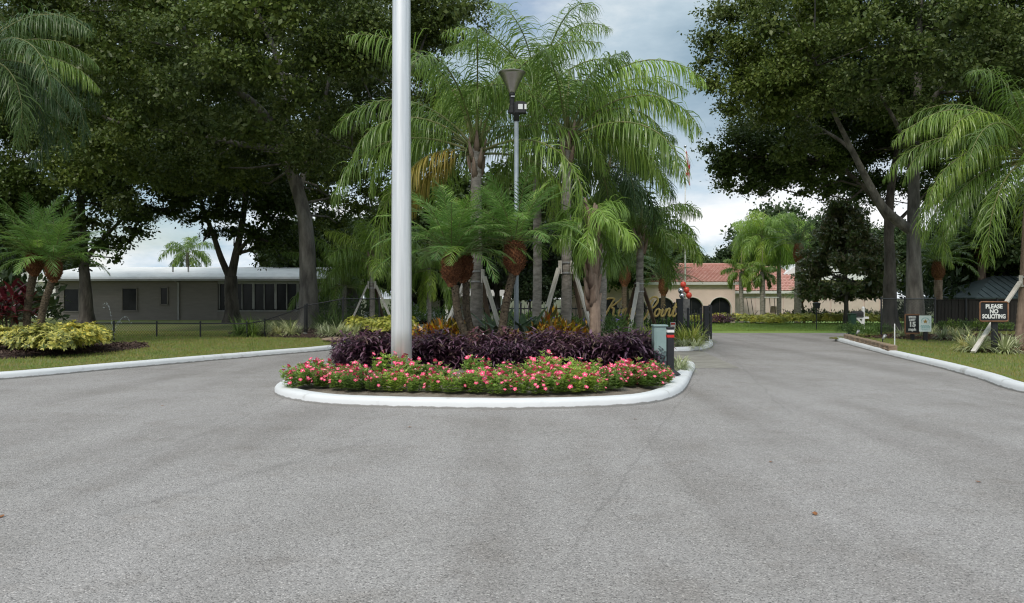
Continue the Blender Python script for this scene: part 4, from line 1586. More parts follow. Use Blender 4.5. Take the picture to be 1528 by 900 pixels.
    lob += px_lobes([(205, 345, 44, .8), (180, 360, 44, .8), (150, 365, 44, .9), (110, 370, 44, .9), (70, 370, 45, 1.1), (30, 360, 45, 1.2), (175, 385, 44, .5), (120, 395, 45, .6), (60, 330, 44, 1.2), (130, 330, 43, 1.2), (20, 300, 42, 1.4), (195, 320, 43, 1.0), (0, 400, 46, 1.3), (15, 430, 47, 1.1)])
    limbs = [([(0, 0, -.2), (0, 0, 1.0), rel(127, 420, 45), rel(124, 370, 45), rel(120, 300, 45), rel(110, 180, 45)], .42, .15),
             ([rel(125, 390, 45), rel(160, 350, 44.5), rel(200, 310, 44)], .17, .05), ([rel(124, 375, 45), rel(80, 340, 45), rel(40, 290, 45)], .17, .05)]
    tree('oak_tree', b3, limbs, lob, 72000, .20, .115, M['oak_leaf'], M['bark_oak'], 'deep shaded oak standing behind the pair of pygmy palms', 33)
    # right pair
    b4 = (ax(1366, 34), 34.0, .12)
    rel = lambda px, py, y: tuple(np.array(at(px, py, y)) - np.array(b4))
    lob = dome(rg, (18.3, 34, 12.6), 9.0, 8.5, 6.0, 7.6, 62, (1.3, 2.2))
    lob += px_lobes([(1065, 55, 34, .9), (1050, 90, 34, .6), (1062, 125, 34, .9), (1080, 20, 34, 1.0), (1105, 70, 33, 1.2), (1110, 130, 33, 1.2), (1150, 40, 31, 1.4), (1130, 5, 33, 1.2), (1170, 110, 31, 1.3), (1165, 170, 33, 1.0), (1215, 60, 30, 1.3), (1230, 150, 31, 1.2), (1290, 120, 29, 1.3), (1290, 40, 28, 1.3), (1360, 80, 28, 1.3), (1430, 100, 28, 1.3), (1500, 70, 28, 1.4), (1440, 20, 27, 1.3), (1370, 170, 31, 1.1), (1480, 170, 32, 1.1), (1500, 215, 36, 1.2), (1540, 190, 35, 1.4), (1455, 235, 37, 1.1), (1420, 215, 36, 1.1), (1560, 250, 37, 1.3), (1520, 140, 33, 1.3), (1090, 165, 34, .6)])
    limbs = [([(0, 0, -.2), (0, 0, 1.4), rel(1364, 400, 34), rel(1363, 345, 34), rel(1364, 250, 34.2), rel(1368, 170, 34.5), rel(1370, 60, 35), rel(1375, -80, 35)], .40, .12),
             ([rel(1362, 345, 34), rel(1340, 330, 33.9), rel(1318, 310, 33.6), rel(1300, 280, 33.4), rel(1282, 245, 33), rel(1262, 205, 32.6), rel(1243, 165, 32), rel(1215, 90, 31)], .25, .06),
             ([rel(1300, 280, 33.4), rel(1270, 225, 34), rel(1230, 195, 34.5), rel(1180, 170, 35)], .12, .04),
             ([rel(1364, 270, 34.2), rel(1352, 220, 34), rel(1335, 180, 33.5), rel(1300, 120, 33)], .18, .05),
             ([rel(1366, 190, 34.4), rel(1420, 110, 33), rel(1480, 50, 32)], .16, .05)]
    tree('oak_tree', b4, limbs, lob, 190000, .148, .085, M['oak_leaf_olive'], M['bark_pale'], 'tall grey trunked oak behind the speed limit sign with a long left limb', 34)
    b5 = (ax(1328, 37.5), 37.5, .12)
    rel = lambda px, py, y: tuple(np.array(at(px, py, y)) - np.array(b5))
    lob = dome(rg, (17.0, 40, 11.5), 7.0, 6.5, 4.5, 8.4, 36, (1.3, 2.1))
    lob += px_lobes([(1085, 230, 37, .9), (1070, 250, 37, .7), (1062, 222, 37, .6), (1100, 205, 37, .8), (1125, 255, 37, 1.0), (1110, 285, 37, .5), (1140, 285, 37, .5), (1150, 215, 37, 1.2), (1175, 262, 37, .8), (1190, 225, 37, 1.0), (1215, 270, 37, .7), (1195, 290, 37.5, .4), (1245, 245, 37, 1.0), (1085, 275, 37, .5), (1165, 240, 37, 1.0), (1235, 290, 37.5, .4), (1130, 215, 37, 1.0), (1205, 245, 38, .9), (1270, 270, 38, .8), (1300, 230, 39, 1.0), (1400, 250, 39, 1.0), (1420, 290, 40, .7), (1340, 220, 39, 1.0), (1160, 275, 39, .8), (1200, 265, 40, 1.0), (1240, 275, 40, 1.0), (1280, 290, 41, .9), (1310, 270, 41, 1.1), (1350, 275, 41, 1.1), (1390, 290, 41, .9), (1260, 240, 39, 1.2), (1220, 220, 38, 1.2), (1180, 200, 37, 1.1), (1310, 300, 42, .7), (1100, 240, 38, 1.0), (1130, 240, 38, 1.1), (1090, 255, 37.5, .8), (1155, 260, 38, .9), (1430, 270, 41, 1.0), (1375, 240, 40, 1.2), (1455, 300, 42, .8), (1120, 275, 37.5, .6)])
    limbs = [([(0, 0, -.2), (0, 0, 1.4), rel(1328, 400, 37.5), rel(1326, 340, 37.5), rel(1330, 280, 37.5), rel(1345, 180, 38), rel(1340, 40, 38)], .37, .1),
             ([rel(1327, 330, 37.5), rel(1290, 280, 37.5), rel(1240, 245, 37.3), rel(1170, 235, 37), rel(1110, 235, 37)], .16, .04),
             ([rel(1326, 345, 37.5), rel(1350, 320, 38), rel(1400, 270, 39)], .14, .04)]
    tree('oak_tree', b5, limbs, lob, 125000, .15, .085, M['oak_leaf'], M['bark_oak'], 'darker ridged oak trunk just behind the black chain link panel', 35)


oaks()


def other_trees():
    rg = np.random.default_rng(5)
    # magnolia on the lawn
    b = (ax(1262, 46.5), 46.5, .05)
    lob = []
    for k in range(70):
        t = rg.uniform(0, 1) ** 1.25
        z = 1.9 + 5.2 * t
        r = 2.35 * (1 - t ** 2.0) + .2
        a = rg.uniform(0, 6.28)
        s = rg.uniform(.45, 1) * r
        lob.append((b[0] + math.cos(a) * s, b[1] + math.sin(a) * s, z, rg.uniform(.45, .85)))
    tree('magnolia_tree', b, [([(0, 0, -.2), (.03, 0, 1.2), (0, .05, 3.5), (.05, 0, 6.6)], .17, .05)], lob, 34000, .20, .10, M['mag_leaf'], M['bark_oak'], 'dark glossy magnolia with bronze leaf backs on the lawn before the hall', 41, spread=.18)
    # dark tree behind the palm braces
    b = (ax(800, 45), 45, -.02)
    lob = [(b[0] + rg.normal(0, 1.0), b[1] + rg.normal(0, .9), rg.uniform(1.8, 5.2), rg.uniform(.6, 1.1)) for k in range(26)]
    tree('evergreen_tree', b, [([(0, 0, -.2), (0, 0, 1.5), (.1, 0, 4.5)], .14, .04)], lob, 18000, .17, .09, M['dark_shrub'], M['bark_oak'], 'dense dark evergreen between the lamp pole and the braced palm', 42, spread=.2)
    # distant trees: three crowns, reused
    protos = []
    for k, (mat, hgt, wid) in enumerate((('far_leaf', 9, 5.0), ('oak_leaf', 10, 5.5), ('far_leaf', 7, 4.2))):
        lob = []
        for j in range(30):
            d = nrm(rg.normal(0, 1, 3))
            t = rg.uniform(.45, 1)
            lob.append((d[0] * wid * .8 * t, d[1] * wid * .8 * t, hgt * .62 + d[2] * hgt * .34 * t, rg.uniform(.9, 1.7)))
        tr = tree('background_tree', (0, 0, 0), [([(0, 0, -.2), (0, 0, 2), (.2, .1, hgt * .7)], .28, .08), ([(0, 0, 2), (1.2, .5, 4), (2.2, .6, 5.5)], .15, .05), ([(0, 0, 2.2), (-1.1, -.5, 4), (-2, -.4, 5.2)], .15, .05)],
                  lob, 20000, .30, .18, M[mat], M['bark_oak'], '-', 50 + k, twigs=False, group='trees beyond the buildings', spread=.35, core=.25)
        protos.append(tr)
    spots = [(1060, 92, 0, .8), (1088, 100, 2, 1.05), (1118, 98, 0, 1.12), (1152, 96, 0, 1.25), (1188, 92, 2, 1.7), (1222, 90, 0, 1.4), (1262, 88, 1, 1.0), (1310, 86, 0, 1.1), (1355, 84, 1, 1.15), (1400, 78, 0, 1.0), (1440, 64, 1, .85), (1485, 62, 0, .9), (1530, 60, 1, 1.0), (1590, 58, 0, 1.0), (612, 55, 1, 1.12), (675, 57, 1, 1.2), (742, 58, 1, 1.15), (822, 57, 1, 1.2), (882, 56, 0, 1.15), (935, 60, 1, 1.0), (1500, 48, 1, .95), (1550, 47, 0, 1.0), (1445, 52, 0, .8), (480, 63, 1, 1.0), (560, 61, 0, .95), (455, 68, 0, .9), (625, 62, 1, .85),
             (1020, 96, 1, .85), (980, 98, 0, .9), (930, 96, 1, .95), (885, 94, 2, 1.15), (840, 96, 0, 1.0), (790, 92, 1, 1.05), (740, 94, 0, .95), (690, 90, 1, 1.1), (640, 88, 2, 1.2), (595, 86, 1, 1.0), (550, 70, 1, .8), (515, 72, 0, .75), (20, 72, 1, 1.2), (-40, 66, 0, 1.3), (75, 80, 1, 1.0), (-110, 60, 1, 1.3)]
    used = [0, 0, 0]
    where = lambda px: ('tree in the tree line behind the white house' if px < 100 else 'tree in the dark row behind the low white building' if px < 780 else 'tree in the row rising above the red tile clubhouse roof' if px < 1240 else 'tree in the thicket beyond the shed and plank fence')
    for i, (px, y, k, s) in enumerate(spots):
        o = protos[k] if not used[k] else copy_tree(protos[k])
        used[k] = 1
        x = ax(px, y)
        o.location = (x, y, float(gz(x, y)))
        o.rotation_euler = (0, 0, i * 1.7)
        o.scale = (s, s, s * (.93 + .12 * math.sin(i * 2.1)))
        o['label'] = where(px)
        o['group'] = where(px).replace('tree in', 'trees of')


other_trees()


# ------------------------------------------------------------------ palms
def frond(rng, L, e0, droop, nl, ll, lw, sag, plume=.5, start=.2, fwd=.5, seg=3, twist=0.0):
    """one feather leaf heading +X, rising at e0 and arching down; returns leaflets and stalk"""
    k = 15
    s = np.linspace(0, 1, k)
    e = e0 - droop * s ** 1.35
    dx, dz = np.cos(e), np.sin(e)
    pts = np.zeros((k, 3))
    pts[1:, 0] = np.cumsum((dx[1:] + dx[:-1]) / 2) * L / (k - 1)
    pts[1:, 2] = np.cumsum((dz[1:] + dz[:-1]) / 2) * L / (k - 1)
    pts[:, 1] = twist * L * s ** 2
    t = np.repeat(np.linspace(start, .995, nl), 2) + rng.normal(0, .004, nl * 2)
    t = np.clip(t, 0, .999)
    side = np.tile([-1.0, 1.0], nl)
    P = np.stack([np.interp(t, s, pts[:, i]) for i in range(3)], 1)
    et = np.interp(t, s, e)
    T = np.stack([np.cos(et), np.zeros_like(et), np.sin(et)], 1)
    Up = np.stack([-np.sin(et), np.zeros_like(et), np.cos(et)], 1)
    Y = np.stack([np.zeros_like(et), side, np.zeros_like(et)], 1)
    f = fwd * (.5 + 1.0 * t) + rng.normal(0, .2, len(t))
    u = plume * rng.normal(.12, .55, len(t))
    D = nrm(Y + T * f[:, None] + Up * u[:, None])
    prof = np.sin(np.pi * np.clip((t - start) / (1 - start) * .86 + .14, 0, 1)) ** .55
    ln = ll * prof * rng.uniform(.82, 1.12, len(t)) + .04
    S = T + rng.normal(0, .25, (len(t), 3))
    v, q = blades(P, D, ln, lw * (.5 + .5 * prof), sag * rng.uniform(.45, 1.5, len(t)), seg, .12, S, .6)
    # stalk
    mb = MB()
    mb.tube([tuple(p) for p in pts], [max(.006, .028 * L / 3.5 * (1 - .85 * x)) for x in s], 5)
    return v, q, mb


def add_frond(parent, rng, loc, az, mat, **kw):
    v, q, mb = frond(rng, **kw)
    n0 = len(v)
    sv = np.array(mb.v)
    me = np_mesh('frond', v, q, mat)
    o = O('frond', me, parent, loc, (0, 0, az))
    r = mb.build('stalk', M['rachis'], o, True)
    return o


def ring_trunk(path, rad, n=14, ring=.16, bump=.05, seed=1, lump=.02):
    """palm stem with ring scars"""
    pp = smooth_path(path, 8)
    L = [0]
    for a, b in zip(pp[:-1], pp[1:]):
        L.append(L[-1] + (b - a).length)
    tot = L[-1]
    k = max(8, int(tot / (ring / 3)))
    pts, rr = [], []
    for i in range(k + 1):
        s = tot * i / k
        j = max(0, min(len(L) - 2, int(np.searchsorted(L, s)) - 1))
        t = (s - L[j]) / max(L[j + 1] - L[j], 1e-6)
        pts.append(pp[j].lerp(pp[j + 1], t))
        u = s / tot
        base = rad[0] + (rad[1] - rad[0]) * u
        flare = 1 + .35 * max(0, 1 - s / .5) ** 2
        rr.append(base * flare * (1 + bump * (1 if i % 3 == 0 else (-.2 if i % 3 == 1 else 0))))
    mb = MB()
    mb.tube(pts, rr, n, lump=lump, seed=seed)
    return mb


def queen_palm(name, base, top, label, seed, mat='queen', n=16, L=3.5, r=(.15, .12), boots=True, trunk='palm_grey', braces=None, el=(1.4, -.2), droop=(1.7, 2.2), ll=.86, extra=(), sag=3.2, lw=.034, spear=True, cat='palm tree', nl=98, boot_n=9, front=1.0, boot_l=.75, group=None):
    rng = np.random.default_rng(seed)
    root = E(name, base, label, cat, group)
    b, t = Vector(base), Vector(top)
    d = t - b
    ring_trunk([(0, 0, -.15), tuple(d * .3 + Vector((.03, 0, 0))), tuple(d * .65), tuple(d)], r, seed=seed).build('trunk', M[trunk], root, True)
    if boots:
        k = boot_n
        for i in range(k):
            a = i * 2.4 + seed
            mb = MB()
            z = -boot_l + boot_l * i / k
            c = d + Vector((0, 0, z))
            o = Vector((math.cos(a), math.sin(a), 0))
            mb.tube([c + o * r[1] * .7, c + o * (r[1] + .05) + Vector((0, 0, .22)), c + o * (r[1] + .12) + Vector((0, 0, .5))], [.085, .06, .02], 6, flat=.5, seed=i)
            mb.build('leaf_base', M['palm_boot'], root, True)
    for i in range(n):
        u = i / (n - 1)
        e0 = el[0] + (el[1] - el[0]) * u ** .9 + rng.normal(0, .07)
        az = i * 2.39996 + seed * .7 + rng.normal(0, .12)
        if math.cos(az + math.pi / 2) > front and u > .25:
            continue
        dr = droop[0] + (droop[1] - droop[0]) * u + rng.normal(0, .1)
        ln = L * rng.uniform(.88, 1.1) * (.8 if i == 0 else 1)
        add_frond(root, rng, d + Vector((math.cos(az) * .08, math.sin(az) * .08, .1 - .25 * u)), az, M[mat], L=ln, e0=e0, droop=dr, nl=nl, ll=ll, lw=lw, sag=sag, plume=1.45, start=.17, fwd=.55, twist=rng.normal(0, .05))
    for (az, e0, dr, ln, m) in extra:
        add_frond(root, rng, d + Vector((0, 0, -.1)), az, M[m], L=ln, e0=e0, droop=dr, nl=nl, ll=ll * .9, lw=lw, sag=sag * 1.2, plume=.6, start=.2, fwd=.5)
    if spear:
        mb = MB()
        mb.tube([d, d + Vector((.02, 0, .8)), d + Vector((.06, 0, 1.7))], [.06, .045, .008], 6)
        mb.build('spear_leaf', M['rachis'], root, True)
    if braces:
        hz, feet, mats = braces
        band = MB()
        f = hz / max(d.z, .1)
        c = Vector((d.x * f, d.y * f, hz))
        for zz in (-.12, .14):
            band.lathe([(r[0] * 1.1, zz - .02), (r[0] * 1.16, zz - .02), (r[0] * 1.16, zz + .02), (r[0] * 1.1, zz + .02)], c, 14)
        bo = band.build('strap_band', M['strapmetal'], root)
        for (fx, fy, fz), mm in zip(feet, mats):
            foot = Vector((fx, fy, fz)) - b
            o = Vector((foot.x - c.x, foot.y - c.y, 0)).normalized()
            hd = c + o * (r[0] * 1.2 + .03)
            bt = MB()
            bt.box(hd + Vector((0, 0, .02)), (.045, .09, .34), math.atan2(o.y, o.x))
            bt.build('batten', M[mm], root)
            br = MB()
            br.bar(hd + o * .05, foot, .115, .055)
            br.build('brace', M[mm], root)
    return root


def pygmy_palm(name, base, head, label, seed, L=1.55, n=24, r=(.075, .085), hr=.2, hl=.55, bend=.25, mat='robe', group=None, trunk_mat='palm_scar'):
    rng = np.random.default_rng(seed)
    root = E(name, base, label, 'palm tree', group)
    b, t = Vector(base), Vector(head)
    d = t - b
    low = d - Vector((d.x * .12, 0, hl * .5))
    mid = Vector((d.x * bend, d.y * .4, d.z * .45))
    mb = ring_trunk([(0, 0, -.12), tuple(mid), tuple(low)], r, 12, .09, .07, seed, .05)
    # old leaf scars stand out as small knobs
    pp = smooth_path([(0, 0, -.1), tuple(mid), tuple(low)], 10)
    rgk = random.Random(seed)
    for k in range(130):
        p = pp[rgk.randrange(1, len(pp))]
        a = rgk.uniform(0, 6.28)
        o = Vector((math.cos(a), math.sin(a), 0))
        c = p + o * r[0] * 1.0 + Vector((0, 0, rgk.uniform(-.08, .08)))
        q = Vector((-o.y, o.x, 0)) * .018
        mb.add([c - q, c + q, c + Vector((0, 0, .035)) + o * .022, c - Vector((0, 0, .02))], [(0, 3, 1), (0, 1, 2), (0, 2, 3), (1, 3, 2)])
    mb.build('trunk', M[trunk_mat], root, True)
    hb = MB()
    prof = [(r[1], -.55), (hr * .62, -.42), (hr * .95, -.2), (hr, 0), (hr * .92, .22), (hr * .7, .42), (hr * .3, .52)]
    hb.lathe([(a, z * hl) for a, z in prof], d, 14)
    for k in range(240):                       # stubs of cut fronds, in spirals
        u = (k + .5) / 240
        a = k * 2.39996
        z = (-.42 + .92 * u) * hl
        rr = float(np.interp(z / hl, [p[1] for p in prof], [p[0] for p in prof]))
        o = Vector((math.cos(a), math.sin(a), 0))
        c = d + o * rr * .96 + Vector((0, 0, z))
        q = Vector((-o.y, o.x, 0)) * .024
        tip = c + o * rgk.uniform(.05, .10) + Vector((0, 0, rgk.uniform(.035, .075)))
        hb.add([c - q - Vector((0, 0, .02)), c + q - Vector((0, 0, .02)), tip, c + Vector((0, 0, .03))], [(0, 1, 2), (1, 3, 2), (3, 0, 2)])
    hb.build('fibre_head', M['palm_head'], root)
    for i in range(n):
        u = i / (n - 1)
        e0 = 1.5 - 1.15 * u ** .9 + rng.normal(0, .06)
        az = i * 2.39996 + seed + rng.normal(0, .1)
        add_frond(root, rng, d + Vector((math.cos(az) * hr * .35, math.sin(az) * hr * .35, hl * (.5 - .12 * u))), az, M[mat], L=L * rng.uniform(.85, 1.12), e0=e0, droop=.75 + .75 * u + rng.normal(0, .1), nl=40, ll=.29 * L / 1.55, lw=.027, sag=.35, plume=.2, start=.1, fwd=.95, seg=2)
    return root


def foot(px, py, z=.18):
    p = gp(px, py, z)
    return p


def palms():
    T3 = ['timber', 'timber_dark', 'timber']
    # island queen palms
    def top(px, py, y):
        return at(px, py, y)
    yA = 20.2
    bA = (ax(709, yA), yA, ISZ - .01)
    queen_palm('queen_palm', bA, top(711, 222, yA), 'stout grey queen palm behind the twin pygmy palms, strapped with braces', 61, 'queen', 21, 4.4, (.165, .13), front=.6, el=(1.45, .1),
               braces=(1.95, [(ax(648, 19.4), 19.4, .2), (ax(757, 19.6), 19.6, .25), (ax(737, 21.0), 21.0, .2)], ['timber', 'timber', 'timber_dark']),
               extra=[(2.9, .7, 2.5, 4.0, 'queen'), (3.05, -.1, 1.5, 2.5, 'queen_yellow'), (3.35, .2, 2.0, 2.8, 'queen_yellow'), (2.75, 1.0, 2.4, 4.4, 'queen'), (2.5, .6, 2.2, 4.0, 'queen'), (3.4, .8, 2.4, 4.2, 'queen')])
    yB = 20.5
    bB = (ax(843, yB), yB, ISZ - .01)
    queen_palm('queen_palm', bB, top(846, 205, yB), 'grey ringed queen palm with three pale wooden braces and upright green crown', 62, 'queen', 20, 3.8, (.14, .115), front=.6, el=(1.47, .1),
               braces=(2.18, [(ax(797, 19.8), 19.8, .2), (ax(893, 19.9), 19.9, .25), (ax(876, 21.0), 21.0, .2)], ['timber', 'timber', 'timber_dark']),
               extra=[(.25, 1.1, 2.5, 4.8, 'queen_light'), (.1, .75, 2.2, 3.5, 'queen_light'), (6.1, 1.3, 2.3, 4.8, 'queen_light'), (.5, .6, 2.2, 3.3, 'queen_light'), (6.0, .9, 2.5, 3.4, 'queen'), (.8, .9, 2.4, 4.2, 'queen'), (2.6, 1.2, 2.3, 4.6, 'queen')])
    yH = 24.1
    queen_palm('queen_palm', (ax(800, yH), yH, .19), top(802, 148, yH), 'tallest queen palm rising behind the floodlight pole', 60, 'queen', 17, 4.3, (.14, .11), el=(1.47, .15))
    yC = 18.6
    bC = (ax(887, yC), yC, ISZ - .01)
    queen_palm('queen_palm', bC, top(884, 322, yC), 'short split trunk queen palm with peeling tan boots and drooping light fronds', 63, 'queen_light', 10, 1.15, (.15, .09), el=(.8, -1.0), droop=(1.8, 1.0), ll=.6, trunk='palm_boot', nl=60, boot_n=26, boot_l=2.3, spear=False)
    yD = 26.0
    bD = (ax(952, yD), yD, .19)
    queen_palm('queen_palm', bD, top(956, 352, yD), 'queen palm rising through the gold lettering with a drooping rounded crown', 64, 'queen', 15, 2.4, (.14, .11), el=(1.35, -.1), droop=(1.9, 2.2), ll=.66,
               braces=(1.75, [(ax(936, 24.6), 24.6, .15), (ax(985, 27.0), 27.0, .15), (ax(925, 27.0), 27.0, .15)], ['timber', 'timber_dark', 'timber_dark']),
               extra=[(.1, .6, 2.1, 2.6, 'queen'), (5.9, .4, 1.9, 2.5, 'queen'), (3.3, .5, 1.9, 2.6, 'queen')])
    yG = 24.5
    bG = (ax(897, yG), yG, .19)
    queen_palm('queen_palm', bG, top(902, 250, yG), 'slender queen palm with dark blue green crown above the gold lettering', 65, 'queen_dark', 18, 2.7, (.12, .09), el=(1.3, -.2), droop=(1.8, 2.0), trunk='palm_grey')
    # left bed palm with braces
    yE = 36
    queen_palm('queen_palm', (ax(554, yE), yE, .18), top(556, 388, yE), 'small braced queen palm beside the tall chain link fence', 66, 'queen', 14, 2.9, (.13, .11), el=(1.35, -.1), droop=(1.1, 1.8),
               braces=(2.0, [(ax(518, 35.4), 35.4, .15), (ax(592, 35.2), 35.2, .15), (ax(575, 37.0), 37.0, .15)], ['timber', 'timber', 'timber_dark']))
    # bushy palms behind
    queen_palm('areca_palm', (ax(512, 40), 40, .1), top(514, 425, 40), 'bright green bushy palm between the big oak trunk and the braced palm', 67, 'queen', 22, 3.4, (.13, .11), el=(1.5, .0), droop=(.8, 1.9), boots=False, ll=.6)
    queen_palm('areca_palm', (ax(640, 38), 38, -.02), top(640, 400, 38), 'slim stemmed palm with dark fronds right beside the big steel flagpole', 68, 'queen', 16, 2.7, (.10, .08), el=(1.3, -.2), boots=False, ll=.6)
    # edge palms
    queen_palm('queen_palm', (ax(-45, 24.0), 24.0, .1), at(-38, 88, 24.0), 'large queen palm with hanging fronds at the edge of the left lawn', 69, 'queen_dark', 24, 4.4, (.17, .13), el=(1.3, -.35), extra=[(.1, .35, 1.3, 4.0, 'queen'), (-.15, .1, 1.2, 4.0, 'queen_dark'), (.3, .75, 1.7, 3.9, 'queen'), (6.2, -.15, .9, 3.6, 'queen_dark')])
    yR = 23.6
    queen_palm('queen_palm', (ax(1521, yR), yR, .13), at(1540, 232, yR), 'queen palm with pale bark beside the no soliciting sign', 70, 'queen', 27, 4.5, (.15, .12), el=(1.45, -.2),
               braces=(1.95, [(ax(1452, 21.5), 21.5, .15), (ax(1590, 22.4), 22.4, .15), (ax(1540, 25.4), 25.4, .15)], T3), trunk='palm_boot',
               extra=[(3.0, .7, 2.1, 4.5, 'queen'), (3.3, .35, 1.8, 4.3, 'queen'), (2.8, .1, 1.4, 3.8, 'queen'), (3.5, 1.0, 2.3, 4.4, 'queen'), (3.15, -.1, 1.3, 3.6, 'queen_light'), (3.2, -.3, 1.0, 3.7, 'queen'), (2.95, -.15, 1.2, 4.0, 'queen'), (3.45, -.4, .9, 3.2, 'queen'), (3.0, 1.1, 2.2, 4.6, 'queen')])
    # clubhouse palms
    for px, py, y, s, lb, m, nn in ((1138, 352, 57.0, 71, 'light green queen palm by the golf cart canopy', 'queen_light', 25), (1162, 348, 58.5, 72, 'queen palm with drooping crown in front of the tile roof end', 'queen_light', 25), (1106, 406, 56.0, 73, 'feathery low palm against the corner of the arcade', 'queen', 16), (1137, 406, 53.0, 74, 'small bushy palm hiding part of the golf cart', 'queen', 11)):
        x = ax(px, y)
        queen_palm('queen_palm', (x, y, float(gz(x, y)) + .08), at(px, py, y), lb, s, m, nn, 2.9 if s < 73 else 1.6 if s == 73 else 1.2, (.17, .14), el=(1.4, -.3), nl=66, lw=.05, boots=False, ll=.95 if s < 73 else .45)
    x, y = ax(1190, 54), 54
    pygmy_palm('cabbage_palm', (x, y, float(gz(x, y)) + .08), at(1192, 378, y), 'tall straight palm with brown boot head beside the magnolia', 75, 2.4, 26, (.24, .22), .36, 1.4, .3, 'queen_dark', trunk_mat='palm_grey')
    for px, y, s, lb in ((1200, 62, 76, 'small pygmy palm before the pink wall, leaning left'), (1214, 61, 77, 'small pygmy palm before the pink wall, leaning right')):
        x = ax(px, y)
        pygmy_palm('pygmy_palm', (x, y, float(gz(x, y)) + .08), at(px + (-4 if s == 76 else 3), 447, y), lb, s, 1.3, 20, (.1, .1), .2, .6)
    x, y = ax(989, 45), 45
    pygmy_palm('pygmy_palm', (x, y, .02), at(990, 428, y), 'dark pygmy palm hanging over the arched opening behind Point', 78, 2.1, 30, (.13, .13), .26, .95, .2, 'queen_dark')
    x, y = ax(932, 40), 40
    pygmy_palm('pygmy_palm', (x, y, .02), at(932, 412, y), 'brown headed pygmy palm in the shade behind Kings', 79, 2.0, 30, (.13, .13), .27, 1.0, .2, 'queen_dark')
    x, y = ax(280, 80), 80
    queen_palm('queen_palm', (x, y, -.03), at(280, 376, y), 'distant palm standing above the white mobile home roof', 80, 'queen', 18, 3.0, (.2, .16), el=(1.3, -.6), nl=40, lw=.08, boots=False)
    x, y = ax(435, 70), 70
    queen_palm('queen_palm', (x, y, -.03), at(435, 398, y), 'distant feathery palm above the porch roof beside the big oak', 81, 'queen_light', 16, 2.6, (.2, .16), el=(1.3, -.6), nl=40, lw=.08, boots=False)
    for px, y, py, s, lb in ((1400, 42, 404, 82, 'palm with orange brown boot head above the plank fence'), (1465, 46, 378, 83, 'palm with pale stem rising over the shed roof corner')):
        x = ax(px, y)
        pygmy_palm('cabbage_palm', (x, y, .1), at(px, py, y), lb, s, 2.2, 24, (.2, .2), .3, 1.0, .2, 'queen_light' if s == 83 else 'queen', trunk_mat='palm_boot')
    # pygmy palms of the island
    y = 17.9
    pygmy_palm('pygmy_palm', (ax(716, y), y, .19), at(674, 402, y), 'pygmy palm with strongly leaning scarred stem, left of the twin stems', 90, 1.75, 26, (.085, .085), .205, .72, .72)
    y = 18.3
    pygmy_palm('pygmy_palm', (ax(722, y), y, .19), at(692, 398, y), 'pygmy palm of the twin stems nearer the stout queen palm', 91, 1.7, 22, (.08, .085), .185, .7, .8)
    y = 18.1
    pygmy_palm('pygmy_palm', (ax(744, y), y, .19), at(768, 384, y), 'pygmy palm leaning towards the lamp pole with a round brown head', 92, 1.75, 28, (.095, .09), .225, .75, .35)
    y = 26.2
    pygmy_palm('pygmy_palm', (ax(38, y), y, .2), at(51, 394, y), 'taller pygmy palm behind the variegated hedge', 93, 2.1, 30, (.11, .12), .25, .75, .3)
    y = 25.6
    pygmy_palm('pygmy_palm', (ax(57, y), y, .2), at(80, 404, y), 'shorter leaning pygmy palm behind the variegated hedge', 94, 1.9, 26, (.105, .11), .22, .7, .3)


palms()

# ------------------------------------------------------------------ shrubs and flowers
def variants(n, fn):
    return [fn(np.random.default_rng(100 + 7 * k)) for k in range(n)]


def shrub_mesh(rng, r, h, n, L, Wd, mat, whorl=0, up=.3, name='foliage', shell=.6):
    """a mounded shrub: leaves, singly or in whorls, through a rounded volume"""
    d = nrm(rng.normal(0, 1, (n, 3)))
    d[:, 2] = np.abs(d[:, 2]) * 1.2 - .35
    d = nrm(d)
    ph = rng.uniform(0, 6.28, 4)
    a = np.arctan2(d[:, 1], d[:, 0])
    lump = 1 + .16 * np.sin(3 * a + ph[0]) + .12 * np.sin(5 * a + ph[1] + 3 * d[:, 2]) + .1 * np.sin(7 * d[:, 2] + ph[2])
    t = (1 - shell * rng.uniform(0, 1, n) ** 1.8) * lump
    P = d * t[:, None] * np.array([r, r, h * .52]) + np.array([0, 0, h * .5])
    P[:, 2] = np.maximum(P[:, 2], .03)
    if whorl:
        P = np.repeat(P, whorl, 0)
        dd = np.repeat(d, whorl, 0)
        ang = np.tile(np.arange(whorl) * 2 * np.pi / whorl, n) + np.repeat(rng.uniform(0, 6.28, n), whorl)
        ax_ = nrm(dd + np.array([0, 0, .6]))
        u = nrm(np.cross(ax_, np.array([.3, .9, .2])))
        w = np.cross(ax_, u)
        D = u * np.cos(ang)[:, None] + w * np.sin(ang)[:, None] + ax_ * .25
        D += rng.normal(0, .12, D.shape)
        Nn = ax_
    else:
        D = d * .7 + rng.normal(0, .6, (n, 3)) + np.array([0, 0, up])
        Nn = nrm(rng.normal(0, .5, (n, 3)) + np.array([0, 0, .7]) + d * .5)
    s = rng.uniform(.7, 1.25, len(P))
    v, q = kites(P, D, Nn, L * s, Wd * s, .05)
    return np_mesh(name, v, q, mat)


